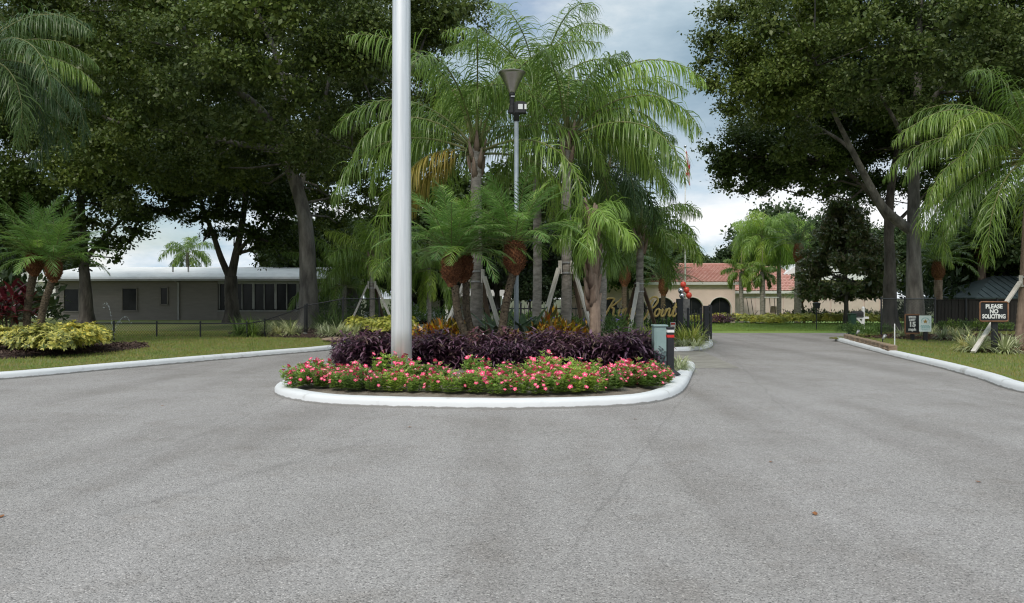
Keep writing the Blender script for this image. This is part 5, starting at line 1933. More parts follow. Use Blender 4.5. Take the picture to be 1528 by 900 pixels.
def tuft_mesh(rng, n, L, Wd, mat, sag=1.4, r=.08, lo=.35, hi=1.3, seg=4, name='foliage'):
    a = rng.uniform(0, 6.28, n)
    e = rng.uniform(lo, hi, n)
    D = np.stack([np.cos(a) * np.cos(e), np.sin(a) * np.cos(e), np.sin(e)], 1)
    P = np.stack([np.cos(a) * r * rng.uniform(0, 1, n), np.sin(a) * r * rng.uniform(0, 1, n), np.zeros(n)], 1)
    v, q = blades(P, D, L * rng.uniform(.65, 1.1, n), Wd, sag * rng.uniform(.6, 1.3, n) * (1.5 - e * .6), seg, .1)
    return np_mesh(name, v, q, mat)


def flower_mesh(k, r=.024):
    mb = MB()
    rg = random.Random(k)
    mb.mi = 0
    for j in range(5):
        a = j * 1.2566 + rg.uniform(-.1, .1)
        u = Vector((math.cos(a), math.sin(a), 0))
        w = Vector((-u.y, u.x, 0))
        mb.add([(0, 0, 0), u * r * .6 + w * r * .5 + Vector((0, 0, .004)), u * r * 1.12 + Vector((0, 0, .001)), u * r * .6 - w * r * .5 + Vector((0, 0, .004))], [(0, 3, 2, 1)])
    mb.mi = 1
    mb.lathe([(.010, .001), (.009, .007), (.003, .010)], (0, 0, 0), 5)
    mb.mi = 0
    mb.tube([(0, 0, -.05), (0, 0, 0)], [.0025, .0035], 4)
    return mb.mesh('flower', [M['petal'], M['petal_eye']])


def vinca():
    fl = [flower_mesh(k, .037) for k in range(4)]
    fo = []
    for k in range(5):
        rng = np.random.default_rng(200 + k)
        # leafy upright stems, whorls of leaves
        m = 36
        a = rng.uniform(0, 6.28, m)
        rr = .19 * np.sqrt(rng.uniform(0, 1, m))
        hh = rng.uniform(.16, .34, m) * (1.1 - rr * 1.5)
        vq = []
        for lev in range(6):
            t = np.clip(.08 + .92 * lev / 5 + rng.normal(0, .08, m), .04, 1.05)
            ca = rng.uniform(0, 6.28, m)
            for j in range(5):
                ang = ca + j * 1.2566
                P = np.stack([np.cos(a) * rr * (1 + t * .35), np.sin(a) * rr * (1 + t * .35), hh * t], 1)
                D = np.stack([np.cos(ang), np.sin(ang), .15 + .5 * t], 1) + rng.normal(0, .15, (m, 3))
                vq.append(kites(P, D, nrm(np.stack([-np.cos(ang) * .3, -np.sin(ang) * .3, np.ones(m)], 1)), rng.uniform(.055, .085, m), rng.uniform(.028, .040, m), .04))
        v, q = merge(*vq)
        tips = np.stack([np.cos(a) * rr * 1.35, np.sin(a) * rr * 1.35, hh + .015], 1)
        fo.append((np_mesh('foliage', v, q, M['vinca']), tips))
    rg = random.Random(11)
    spots = []
    front = [(gp(px, py, .15)[0], gp(px, py, .15)[1]) for px, py in ((462, 573), (505, 580), (560, 582), (620, 583), (680, 585), (745, 586), (805, 586), (860, 585), (915, 581), (960, 573))]
    for i, (x, y) in enumerate(front):
        spots.append((x, y + rg.uniform(-.05, .08), 1.0))
        nx, ny = front[min(i + 1, len(front) - 1)]
        spots.append(((x + nx) / 2, (y + ny) / 2 + rg.uniform(-.04, .1), .92))
    for row, (y0, n, xa, xb) in enumerate(((13.25, 14, -3.45, 2.35), (13.8, 13, -3.5, 2.65), (14.4, 10, -3.55, 2.75))):
        for i in range(n):
            x = xa + (xb - xa) * (i + .5 * (row % 2)) / (n - 1) + rg.uniform(-.12, .12)
            spots.append((min(x, xb), y0 + rg.uniform(-.14, .14), rg.uniform(.85, 1.15)))
    cnt = 0
    for i, (x, y, s) in enumerate(spots):
        if rg.random() < .1 and i > 20:
            continue
        s *= rg.choice((.68, .8, .9, .9, 1.0, 1.15))
        me, tips = fo[i % 5]
        root = E('vinca_plant', (x, y, .15), 'leafy vinca plant with pink flowers in the front bed of the island', 'flower', 'pink vinca along the front of the island', rg.uniform(0, 6.28), s)
        O('foliage', me, root)
        ks = rg.sample(range(len(tips)), rg.randint(13, 18))
        for k in ks:
            t = tips[k]
            O('flower', rg.choice(fl), root, tuple(t + np.array([0, 0, .045])), (rg.uniform(-.2, 1.2), rg.uniform(-.7, .7), rg.uniform(0, 6)), rg.uniform(.85, 1.2))
            cnt += 1
        for k in range(rg.randint(5, 8)):                # blooms lower on the flanks
            a, z = rg.uniform(0, 6.28), rg.uniform(.08, .24)
            q = .29 - .25 * z
            O('flower', rg.choice(fl), root, (math.cos(a) * q, math.sin(a) * q, z), (0, rg.uniform(.5, 1.1), a), rg.uniform(.8, 1.05))
    return cnt


vinca()


def purple_bed():
    me = []
    for k in range(6):
        rng = np.random.default_rng(300 + k)
        m = 25
        a = rng.uniform(0, 6.28, m)
        rr = .24 * np.sqrt(rng.uniform(0, 1, m))
        hh = rng.uniform(.45, .72, m) * (1.08 - rr * .9)
        vq = []
        for lev in range(7):
            t = .12 + .88 * lev / 6
            ang = rng.uniform(0, 6.28, m)
            P = np.stack([np.cos(a) * rr * (1 + t * .4), np.sin(a) * rr * (1 + t * .4), hh * t], 1)
            for j in range(3):
                g = ang + j * 2.1
                D = np.stack([np.cos(g), np.sin(g), rng.uniform(.1, .9, m)], 1)
                vq.append(blades(P, D, rng.uniform(.16, .25, m), rng.uniform(.05, .07, m), rng.uniform(.5, 2.0, m), 3, .12, taper=.5))
        v, q = merge(*vq)
        me.append(np_mesh('foliage', v, q, M['purple']))
    rg = random.Random(12)
    for row, (y0, n, xa, xb) in enumerate(((15.95, 22, -3.45, 2.85), (16.45, 22, -3.65, 2.95), (16.95, 22, -3.6, 3.05), (17.4, 21, -3.5, 3.1))):
        for i in range(n):
            x = xa + (xb - xa) * (i + .25 * (row % 2)) / (n - 1) + rg.uniform(-.08, .08)
            y = y0 + rg.uniform(-.12, .12) + .06 * x * x * .25
            root = E('purple_plant', (x, y, .17), 'deep purple leafy plant in the bed behind the pink flowers', 'plant', 'purple plants across the island', rg.uniform(0, 6.28), rg.uniform(.60, 1.12))
            O('foliage', rg.choice(me), root)


purple_bed()


def place(name, label, cat, group, mes, spots, part='foliage', seed=1, smin=.88, smax=1.12):
    rg = random.Random(seed)
    for (x, y, z, s) in spots:
        root = E(name, (x, y, z), label, cat, group, rg.uniform(0, 6.28), s * rg.uniform(smin, smax))
        O(part, rg.choice(mes), root)


def plants():
    rg = random.Random(13)
    # variegated hedge on the left
    arbo = variants(4, lambda r: shrub_mesh(r, .62, .74, 500, .12, .055, M['arbo'], 7))
    lst = []
    for i, (px, y, s) in enumerate(((6, 21.6, .8), (-24, 21.4, .85), (-55, 21.6, .9), (58, 20.3, 1.0), (86, 20.2, 1.0), (112, 20.9, 1.0), (136, 22.0, 1.0), (72, 21.3, 1.0), (104, 21.9, 1.05), (40, 21.4, .85), (128, 23.0, 1.0))):
        lst.append((ax(px, y), y, .17, s * .92))
    place('variegated_shrub', 'yellow and green variegated shrub in the hedge beside the burgundy plant', 'shrub', 'variegated hedge on the left lawn', arbo, lst, seed=2)
    # yellow shrubs under the braced palm
    af = variants(3, lambda r: shrub_mesh(r, .55, .62, 420, .11, .05, M['arbo_far'], 6))
    place('yellow_shrub', 'low yellow green shrub at the foot of the small braced palm', 'shrub', 'yellow shrubs by the tall chain link fence', af,
          [(ax(px, y), y, .18, 1.0) for px, y in ((533, 32.2), (548, 31.4), (566, 31.2), (584, 31.0), (577, 32.4), (600, 31.5))], seed=3)
    place('yellow_shrub', 'yellow green shrub in the long hedge before the clubhouse', 'shrub', 'yellow hedge along the clubhouse', af,
          [(x, y, float(gz(x, y)) + .09, .85) for x, y in [(ax(px, 48.6 + .5 * math.sin(px)), 48.6 + .5 * math.sin(px)) for px in range(1030, 1345, 9)]], seed=4)
    place('yellow_shrub', 'rounded yellow green shrub at the tip of the clubhouse hedge nearest the street', 'shrub', 'rounded shrubs at the hedge tip', af,
          [(ax(px, y), y, .06, .85) for px, y in ((1142, 46.6), (1155, 45.8), (1163, 46.4), (1130, 47.2))], seed=41)
    pl = variants(2, lambda r: shrub_mesh(r, .5, .45, 300, .14, .05, M['purple'], 0))
    place('dark_shrub', 'low dark purple shrub on the lawn corner past the swing gate', 'shrub', 'dark shrubs past the gate', pl, [(ax(px, 46.5), 46.5, .05, 1.1) for px in (1066, 1074, 1083)], seed=5)
    # flax lilies
    flax = variants(4, lambda r: tuft_mesh(r, 95, .78, .042, M['flax'], 1.5, .09))
    place('flax_lily', 'large cream striped flax lily in front of the no soliciting sign', 'plant', 'flax lilies at the soliciting sign', flax, [(ax(px, y), y, .15, s) for px, y, s in ((1455, 22.0, .95), (1462, 22.4, .9), (1499, 21.6, 1.0), (1515, 22.5, .85), (1440, 22.8, .75))], seed=6)
    place('flax_lily', 'small cream striped flax lily in the mulch around the speed limit sign', 'plant', 'flax lilies at the speed sign', flax, [(ax(px, y), y, .18, s * .72) for px, y, s in ((1345, 29.5, 1.0), (1375, 29.6, .9), (1405, 28.6, 1.0), (1427, 28.0, 1.0), (1420, 30.2, .9), (1358, 30.8, .9), (1392, 31.0, .9), (1440, 29.8, 1.0))], seed=7)
    place('flax_lily', 'pale striped flax lily at the foot of the big oak', 'plant', 'flax lilies under the big oak', flax, [(ax(px, y), y, .2, s * .92) for px, y, s in ((398, 31.8, .95), (415, 31.2, 1.0), (433, 31.0, 1.0), (445, 31.7, .85), (490, 30.6, .95), (503, 30.4, .95), (517, 30.8, .95), (530, 30.5, .85), (480, 31.5, .8))], seed=8)
    lily = variants(3, lambda r: tuft_mesh(r, 150, 1.0, .03, M['lily_green'], 1.6, .16))
    place('lily_turf', 'rounded clump of plain green strappy leaves left of the big oak', 'plant', 'green clumps by the big oak', lily, [(ax(px, y), y, .17, s) for px, y, s in ((357, 31.0, 1.0), (377, 30.7, 1.0), (370, 31.6, .9))], seed=9)
    place('lily_turf', 'tall green strappy clump right of the big oak behind the fence', 'plant', 'green clumps behind the fence', lily, [(ax(px, y), y, .17, s) for px, y, s in ((490, 36, 1.4), (503, 35.5, 1.5), (480, 35.4, 1.2))], seed=10)
    strap = variants(3, lambda r: tuft_mesh(r, 85, .75, .045, M['strap'], 1.3, .1))
    place('strappy_plant', 'yellow green strappy plant on the back island beside the gate post', 'plant', 'strappy plants at the gate', strap, [(ax(px, y), y, .17, s) for px, y, s in ((1020, 25.2, .95), (1032, 25.4, 1.0), (1043, 26.3, .95), (1012, 26.0, .9), (1028, 26.4, .9))], seed=11)
    place('strappy_plant', 'yellow green strappy plant below the gold lettering', 'plant', 'strappy plants below the lettering', strap, [(ax(px, y), y, .17, s) for px, y, s in ((958, 25.2, .9), (970, 25.6, 1.0), (946, 25.4, .85), (982, 26.0, .9), (940, 24.6, .7), (966, 24.5, .7), (990, 25.2, .8))], seed=12)
    low = variants(2, lambda r: tuft_mesh(r, 120, .32, .02, M['flax'], 1.6, .16))
    place('edging_grass', 'low striped edging grass along the back island kerb', 'plant', 'edging grass of the back island', low, [(x, 24.1 + .03 * i % .3, .15, 1.0) for i, x in enumerate(np.linspace(2.0, 5.6, 11))], seed=13)
    place('edging_grass', 'low striped edging grass tuft behind the black bollard', 'plant', 'grass behind the bollard', low, [(ax(1013, 16.8), 16.8, .15, 1.1), (ax(1010, 17.4), 17.4, .15, 1.0), (ax(1016, 16.3), 16.3, .15, .8)], seed=14)
    # ruellia
    ru = variants(3, lambda r: shrub_mesh(r, .38, .85, 320, .13, .03, M['fern'], 0, .5))
    fm = MB()
    for j in range(5):
        a = j * 1.2566
        u = Vector((math.cos(a), math.sin(a), 0))
        w = Vector((-u.y, u.x, 0))
        fm.add([(0, 0, 0), u * .03 + w * .026 + Vector((0, 0, .012)), u * .05 + Vector((0, 0, .008)), u * .03 - w * .026 + Vector((0, 0, .012))], [(0, 1, 2, 3)])
    fm.tube([(0, 0, -.06), (0, 0, .004)], [.004, .01], 5)
    fmesh = fm.mesh('flower', M['ruellia'])
    for (px, y, grp) in ((800, 21.0, 0), (815, 20.8, 0), (832, 20.6, 0), (858, 20.6, 0), (872, 20.8, 0), (905, 19.9, 1), (918, 20.2, 1), (930, 24.4, 1), (914, 24.6, 1), (786, 20.8, 0)):
        root = E('ruellia_plant', (ax(px, y), y, .17), ('leafy plant with violet flowers behind the orange crotons', 'leafy plant with violet flowers right of the peeling palm trunk')[grp], 'flower', ('violet flowered plants behind the crotons', 'violet flowered plants by the peeling palm')[grp], rg.uniform(0, 6))
        O('foliage', rg.choice(ru), root)
        for k in range(3):
            a = rg.uniform(0, 6.28)
            O('flower', fmesh, root, (math.cos(a) * .3, math.sin(a) * .3, rg.uniform(.65, .92)), (rg.uniform(.2, .9), rg.uniform(-.6, .6), 0), 1.1)
    # crotons
    cr = variants(4, lambda r: shrub_mesh(r, .30, .84, 190, .20, .06, M['croton'], 0, .9))
    place('croton', 'croton with orange yellow and red leaves behind the purple plants, by the ringed palm', 'shrub', 'crotons by the ringed queen palm', cr, [(ax(px, y), y, .18, s) for px, y, s in ((818, 18.5, 1.0), (832, 18.4, 1.1), (846, 18.5, 1.0), (858, 18.7, .95), (824, 18.9, 1.1), (805, 18.4, .8), (872, 18.8, .9))], seed=16)
    place('croton', 'croton with orange and green leaves between the flagpole and leaning pygmy palm', 'shrub', 'crotons by the leaning pygmy palm', cr, [(ax(px, y), y, .18, s) for px, y, s in ((642, 18.3, .85), (660, 18.4, .95), (672, 18.5, .9), (688, 18.6, 1.0), (652, 18.8, .8), (766, 18.1, .75), (625, 18.5, .8))], seed=17)
    # background shrubs on the islands
    fe = variants(3, lambda r: shrub_mesh(r, .55, .8, 420, .15, .05, M['fern'], 0))
    place('green_shrub', 'plain green shrub behind the picket fence', 'shrub', 'green shrubs behind the picket fence', fe, [(ax(px, y), y, .12, s) for px, y, s in ((760, 30, 1.1), (790, 30.5, 1.1), (850, 29.5, 1.0), (870, 30, 1.0), (905, 29.5, 1.0), (925, 30, 1.0), (960, 30.5, 1.0), (985, 29.6, .9), (1005, 29.2, .9), (735, 29.5, 1.0), (820, 30, 1.0), (1030, 28.6, .7), (1040, 28.8, .7), (1012, 30.8, .9))], seed=18)
    place('green_shrub', 'mounded green ground shrub beside the stone edging', 'shrub', 'green shrubs by the mailbox', fe, [(ax(px, y), y, .1, s) for px, y, s in ((1270, 31.5, .6), (1285, 30.4, .58), (1298, 29.4, .55), (1306, 30.8, .62), (1290, 31.6, .6), (1260, 32.4, .5), (1322, 31.6, .6), (1312, 32.4, .62), (1277, 30.9, .55))], seed=19)
    place('green_shrub', 'green shrub along the foot of the dark plank fence', 'shrub', 'green shrubs by the plank fence', fe, [(ax(px, y), y, .1, .62) for px, y in ((1420, 34.8), (1440, 34.6), (1460, 34.4), (1480, 34.2), (1500, 34.0), (1404, 35.0))], seed=20)
    place('green_shrub', 'green shrub deep in the shade below the big oak and fence', 'shrub', 'green shrubs behind the tall link fence', fe, [(ax(px, y), y, .1, s) for px, y, s in ((480, 40, 1.6), (530, 42, 1.7), (575, 42, 1.3), (620, 40, 1.2), (600, 44, 1.4), (650, 41, 1.1))], seed=21)
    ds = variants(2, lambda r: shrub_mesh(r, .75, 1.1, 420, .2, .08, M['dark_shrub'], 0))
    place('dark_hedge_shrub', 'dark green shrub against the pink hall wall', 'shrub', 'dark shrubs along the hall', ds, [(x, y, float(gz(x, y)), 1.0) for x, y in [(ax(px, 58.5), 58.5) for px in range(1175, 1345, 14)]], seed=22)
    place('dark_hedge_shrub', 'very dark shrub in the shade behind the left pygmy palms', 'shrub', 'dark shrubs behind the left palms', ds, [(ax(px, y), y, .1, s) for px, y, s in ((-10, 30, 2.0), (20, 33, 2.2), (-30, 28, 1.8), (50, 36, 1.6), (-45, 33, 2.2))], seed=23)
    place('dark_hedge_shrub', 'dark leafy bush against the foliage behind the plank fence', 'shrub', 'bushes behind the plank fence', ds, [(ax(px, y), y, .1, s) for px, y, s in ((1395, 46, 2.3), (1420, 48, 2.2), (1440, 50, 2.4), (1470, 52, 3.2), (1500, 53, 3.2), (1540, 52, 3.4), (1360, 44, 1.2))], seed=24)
    bg = variants(1, lambda r: shrub_mesh(r, 1.9, 3.3, 6500, .19, .1, M['fern'], 0))
    place('green_bush', 'tall bright green bush rising behind the shed roof', 'shrub', 'bright bushes behind the shed', bg, [(ax(px, y), y, .1, s) for px, y, s in ((1475, 49.5, 1.0), (1525, 50, 1.15), (1580, 50, 1.1))], seed=25)
    # ti plant
    mb = MB()
    leaf = []
    for k in range(4):
        rng = np.random.default_rng(400 + k)
        v, q = blades(np.zeros((1, 3)), np.array([[1.0, 0, .5]]), .78, .15, .5 + .35 * k, 5, .05, taper=.25)
        leaf.append(np_mesh('leaf', v, q, M['ti'], True))
    for (px, y, lb) in ((14, 26.0, 'burgundy leaved ti plant with the tallest stems beside the pygmy palms'), (-22, 25.6, 'burgundy leaved ti plant half hidden past the variegated hedge end'), (34, 26.6, 'smaller burgundy ti plant close to the leaning pygmy stem')):
        root = E('ti_plant', (ax(px, y), y, .19), lb, 'plant')
        for c in range(4):
            cx, cy, ch = rg.uniform(-.28, .28), rg.uniform(-.2, .2), rg.uniform(1.25, 1.9) * (1 if px == 14 else .85)
            s = MB()
            s.tube([(cx * .6, cy * .6, -.05), (cx, cy, ch)], [.025, .015], 6)
            s.build('stem', M['palm_scar'], root)
            for k in range(13):
                u = k / 12
                O('leaf', rg.choice(leaf), root, (cx, cy, ch * (.45 + .55 * u)), (rg.uniform(-.3, .3), -.75 * u + .1 + rg.uniform(-.2, .2), k * 2.4 + c), rg.uniform(.8, 1.15))
    # bird of paradise
    for (px, y, lb, nn) in ((786, 19.0, 'bird of paradise with broad grey green paddle leaves by the lamp pole', 16), (742, 19.6, 'smaller bird of paradise tucked behind the leaning pygmy stem', 9)):
        root = E('bird_of_paradise', (ax(px, y), y, .18), lb, 'plant')
        for k in range(nn):
            a = k * 2.4 + rg.uniform(-.2, .2)
            e = rg.uniform(.75, 1.4)
            L_ = rg.uniform(.95, 1.3)
            d = Vector((math.cos(a) * math.cos(e), math.sin(a) * math.cos(e), math.sin(e)))
            w = Vector((-math.sin(a), math.cos(a), 0))
            n_ = d.cross(w)
            p0 = d * (L_ * .55)
            m_ = MB()
            rows = []
            for i in range(8):
                t = i / 7
                p = p0 + d * (L_ * .52 * t) + Vector((math.cos(a), math.sin(a), 0)) * (.18 * t * t) - Vector((0, 0, .10 * t * t))
                ww = .085 * math.sin(math.pi * min(1, t * .92 + .08)) ** .8 + .004
                rows += [p - w * ww + n_ * -.02, p + n_ * .012, p + w * ww + n_ * -.02]
            m_.add(rows, [(3 * i + j, 3 * i + j + 1, 3 * i + j + 4, 3 * i + j + 3) for i in range(7) for j in range(2)])
            lf = m_.build('leaf', M['paddle'], root, True)
            st = MB()
            st.tube([(math.cos(a) * .04, math.sin(a) * .04, -.03), p0 * .55, p0], [.014, .011, .008], 5)
            st.build('leaf_stalk', M['rachis'], lf, True)


plants()


def stones():
    # tan edging blocks on the kerb at the right, two courses
    rg = random.Random(5)
    me = []
    for k in range(5):
        mb = MB()
        mb.bbox((0, 0, .045), (.46 + .04 * k, .24, .09), .018)
        for i, v in enumerate(mb.v):
            mb.v[i] = tuple(c + rg.uniform(-.008, .008) for c in v)
        me.append(mb.mesh('edging_stone', M['stone']))
    path = [gp(px, py, .15) for px, py in ((1254, 503.5), (1268, 508), (1285, 512.5), (1300, 516.5), (1326, 523.5))]
    pts = smooth_path([(p[0] + .22, p[1] + .12) for p in path], 8)
    acc, last = 0, pts[0]
    n = 0
    for a, b in zip(pts[:-1], pts[1:]):
        acc += (b - a).length
        if acc >= .5:
            ang = math.atan2(b.y - a.y, b.x - a.x)
            for c in range(2):
                o = O('edging_stone', rg.choice(me), None, (b.x + c * .02, b.y + c * .02, .10 + c * .092), (0, 0, ang + rg.uniform(-.05, .05)))
                tag(o, ('tan edging stone in the lower course along the right kerb', 'tan edging stone in the upper course along the right kerb')[c], 'stone', ('lower edging stones', 'upper edging stones')[c])
            acc = 0
    for (px, py, s, lb) in ((293, 488, 0, ''),):
        pass
    for (px, y, s, lb) in ((548, 33.0, .36, 'grey boulder at the foot of the small braced palm'), (503, 27.6, .3, 'flat tan rock at the corner of the oak bed near the left kerb'), (455, 31.4, .12, 'small pale stone by the root of the big oak')):
        rng = np.random.default_rng(int(px))
        mb = MB()
        n = 9
        prof = [(.25, -.1), (.9, 0), (1.0, .25), (.8, .5), (.45, .68), (.05, .74)]
        mb.lathe([(a * s * (2 if 'flat' in lb else 1), z * s * (.4 if 'flat' in lb else 1)) for a, z in prof], (0, 0, 0), n)
        mb.v = [tuple(c * (1 + rng.uniform(-.14, .14)) for c in v) for v in mb.v]
        o = mb.build('boulder', M['rock'] if 'tan' not in lb else M['stone'], None, True, loc=(ax(px, y), y, .16))
        tag(o, lb, 'rock')


stones()

# ------------------------------------------------------------------ poles, signs, boxes, vehicles
def text_mesh(txt, size, mat, bold=.0, extr=.003, sx=1.0):
    cu = bpy.data.curves.new('txt', 'FONT')
    cu.body = txt
    cu.size = size
    cu.align_x = 'CENTER'
    cu.align_y = 'CENTER'
    cu.offset = bold
    cu.extrude = extr
    ob = bpy.data.objects.new('txt', cu)
    COL.objects.link(ob)
    ob.scale.x = sx
    dg = bpy.context.evaluated_depsgraph_get()
    me = bpy.data.meshes.new_from_object(ob.evaluated_get(dg))
    me.transform(Matrix.Diagonal((sx, 1, 1, 1)))
    bpy.data.objects.remove(ob)
    me.materials.clear()
    me.materials.append(mat)
    return me


def lines(parent, rows, y, mat):
    """rows of (text, centre x, centre z, size, bold, x stretch) standing on the face at y"""
    for t, x, z, s, b, sx in rows:
        o = O('lettering', text_mesh(t, s, mat, b, .003, sx), parent, (x, y, z), (R(90), 0, 0))
        o['label'] = 'lettering reading ' + t


def round_rect(w, h, r, n=5):
    out = []
    for cx, cz, a0 in ((w / 2 - r, h / 2 - r, 0), (-w / 2 + r, h / 2 - r, 90), (-w / 2 + r, -h / 2 + r, 180), (w / 2 - r, -h / 2 + r, 270)):
        for k in range(n + 1):
            a = R(a0 + 90 * k / n)
            out.append((cx + r * math.cos(a), cz + r * math.sin(a)))
    return out


def flagpole():
    y = 15.0
    root = E('flagpole', (ax(599, y), y, ISZ - .03), 'thick brushed aluminium flagpole rising out of the flower island', 'flagpole')
    mb = MB()
    n = 14
    mb.lathe([(.197 - .0042 * z, z) for z in np.linspace(-.1, 22, 24)], (0, 0, 0), 40)
    mb.build('shaft', M['alu'], root, True)
    c = MB()
    c.lathe([(.30, 0), (.30, .03), (.26, .05), (.215, .09), (.2, .1)], (0, 0, 0), 32)
    c.build('base_collar', M['alu'], root, True)
    f = MB()
    f.lathe([(.02, 0), (.1, .05), (.13, .14), (.1, .23), (.01, .27)], (0, 0, 22), 18)
    f.build('finial', M['gold'], root, True)
    h = MB()
    h.tube([(0, .215, 1.0), (0, .215, 21.8)], .006, 5)
    h.build('halyard', M['white'], root)


flagpole()


def lamp():
    y = 18.7
    b = Vector((ax(770.5, y), y, ISZ - .03))
    root = E('floodlight_pole', b, 'slim galvanised pole with spun metal floodlight bowl among the palms', 'lamp')
    zt = at(0, 172, y)[2] - b.z
    z = lambda py: at(0, py, y)[2] - b.z
    X = lambda px: ax(px, y) - b.x
    mb = MB()
    mb.lathe([(.062, -.05), (.058, 1.5), (.052, zt)], (0, 0, 0), 16)
    mb.build('pole', M['galv'], root, True)
    mb = MB()
    mb.lathe([(.13, 0), (.13, .02), (.075, .04), (.07, .1)], (0, 0, 0), 16)
    mb.build('base_flange', M['galv'], root, True)
    mb = MB()
    mb.lathe([(.07, zt - .14), (.07, zt), (.09, zt + .01), (.09, zt + .06), (.06, zt + .07)], (0, 0, 0), 14)
    mb.build('pole_collar', M['blackmatte'], root, True)
    # neck and fittings
    xb = X(764)
    mb = MB()
    mb.lathe([(.06, z(170)), (.075, z(168)), (.075, z(160)), (.055, z(158)), (.06, z(143)), (.075, z(142)), (.07, z(138))], (xb, 0, 0), 14)
    mb.bar((xb - .1, 0, z(166)), (.06, 0, z(171)), .09, .05)
    mb.build('neck', M['blackmatte'], root)
    mb = MB()
    mb.bbox((X(776), -.02, z(161)), (.30, .2, .27), .04)
    bx = mb.build('ballast_box', M['blackmatte'], root)
    for px, w in ((776.5, .11), (784, .05)):
        q = MB()
        q.bbox((X(px), -.125, z(161)), (w, .012, .12), .004)
        q.build('label_plate', M['white'], bx)
    q = MB()
    q.box((xb + .02, -.075, z(145)), (.09, .02, .03))
    q.build('clamp', M['strapmetal'], root)
    # bowl: open upwards
    z0, z1 = z(139), z(108.5)
    hh = z1 - z0
    out = [(.075, z0), (.085, z0 + .03), (.12, z0 + .10), (.185, z0 + hh * .5), (.275, z0 + hh * .85), (.31, z1 - .02), (.325, z1 - .015), (.325, z1)]
    inn = [(.312, z1), (.302, z1 - .03), (.175, z0 + hh * .5), (.07, z0 + .06)]
    mb = MB()
    mb.lathe(out + inn, (xb, 0, 0), 28, caps=True)
    mb.build('bowl', M['spun'], root, True)
    mb = MB()
    mb.lathe([(.02, z0 + .07), (.05, z0 + .15), (.06, z0 + .32), (.03, z0 + .42)], (xb, 0, 0), 12)
    mb.build('bulb', M['white'], root, True)
    mb = MB()
    mb.lathe([(.06, z1 - .01), (.06, z1 + .03), (.02, z1 + .04)], (xb, 0, 0), 12)
    mb.bar((xb - .315, 0, z1 + .004), (xb + .315, 0, z1 + .004), .02, .01)
    mb.build('guard', M['blackmatte'], root)


lamp()


def bollard():
    p = gp(1000, 559, .16)
    root = E('bollard', p, 'black square bollard with white and red reflective bands at the island corner', 'bollard')
    h = (559 - 490) / F * p[1]
    mb = MB()
    mb.bbox((0, 0, h / 2), (.125, .125, h), .012)
    mb.build('shaft', M['black'], root)
    for py, m in ((494, 'white'), (501.5, 'red')):
        z = (559 - py) / F * p[1]
        q = MB()
        q.box((0, 0, z), (.131, .131, .05))
        q.build('reflective_band', M[m], root)['label'] = m + ' reflective band'
    q = MB()
    q.add([(-.09, -.13, 0), (.17, -.13, 0), (.17, .1, 0), (-.09, .1, 0), (-.07, -.07, .10), (.07, -.07, .10), (.07, .07, .10), (-.07, .07, .10), (.17, -.13, .02), (-.09, -.13, .02), (.17, .1, .02), (-.09, .1, .02)],
          [(3, 2, 1, 0), (0, 1, 8, 9), (1, 2, 10, 8), (2, 3, 11, 10), (3, 0, 9, 11), (9, 8, 5, 4), (8, 10, 6, 5), (10, 11, 7, 6), (11, 9, 4, 7), (4, 5, 6, 7)])
    q.build('base_plate', M['black'], root)
    q = MB()
    q.bbox((0, 0, h + .01), (.14, .14, .03), .008)
    q.build('cap', M['black'], root)
    y = 16.3
    c = (ax(984, y), y, .16)
    root = E('utility_cabinet', c, 'pale green metal utility cabinet half sunk in the purple plants', 'cabinet')
    zt = at(0, 486.5, y)[2] - .16
    w = 19.5 / F * y
    q = MB()
    q.bbox((0, 0, zt / 2), (w, .3, zt), .012)
    q.build('housing', M['cabinet'], root)
    q = MB()
    q.bbox((.012, -.157, zt / 2 + .02), (w - .05, .014, zt - .12), .006)
    d = q.build('door', M['cabinet'], root)
    q = MB()
    q.box((-w / 2 + .045, -.168, zt * .42), (.02, .012, .1))
    q.build('handle', M['strapmetal'], d)
    q = MB()
    q.bbox((0, -.005, zt + .012), (w + .03, .34, .03), .01)
    q.build('lid', M['cabinet'], root)


bollard()


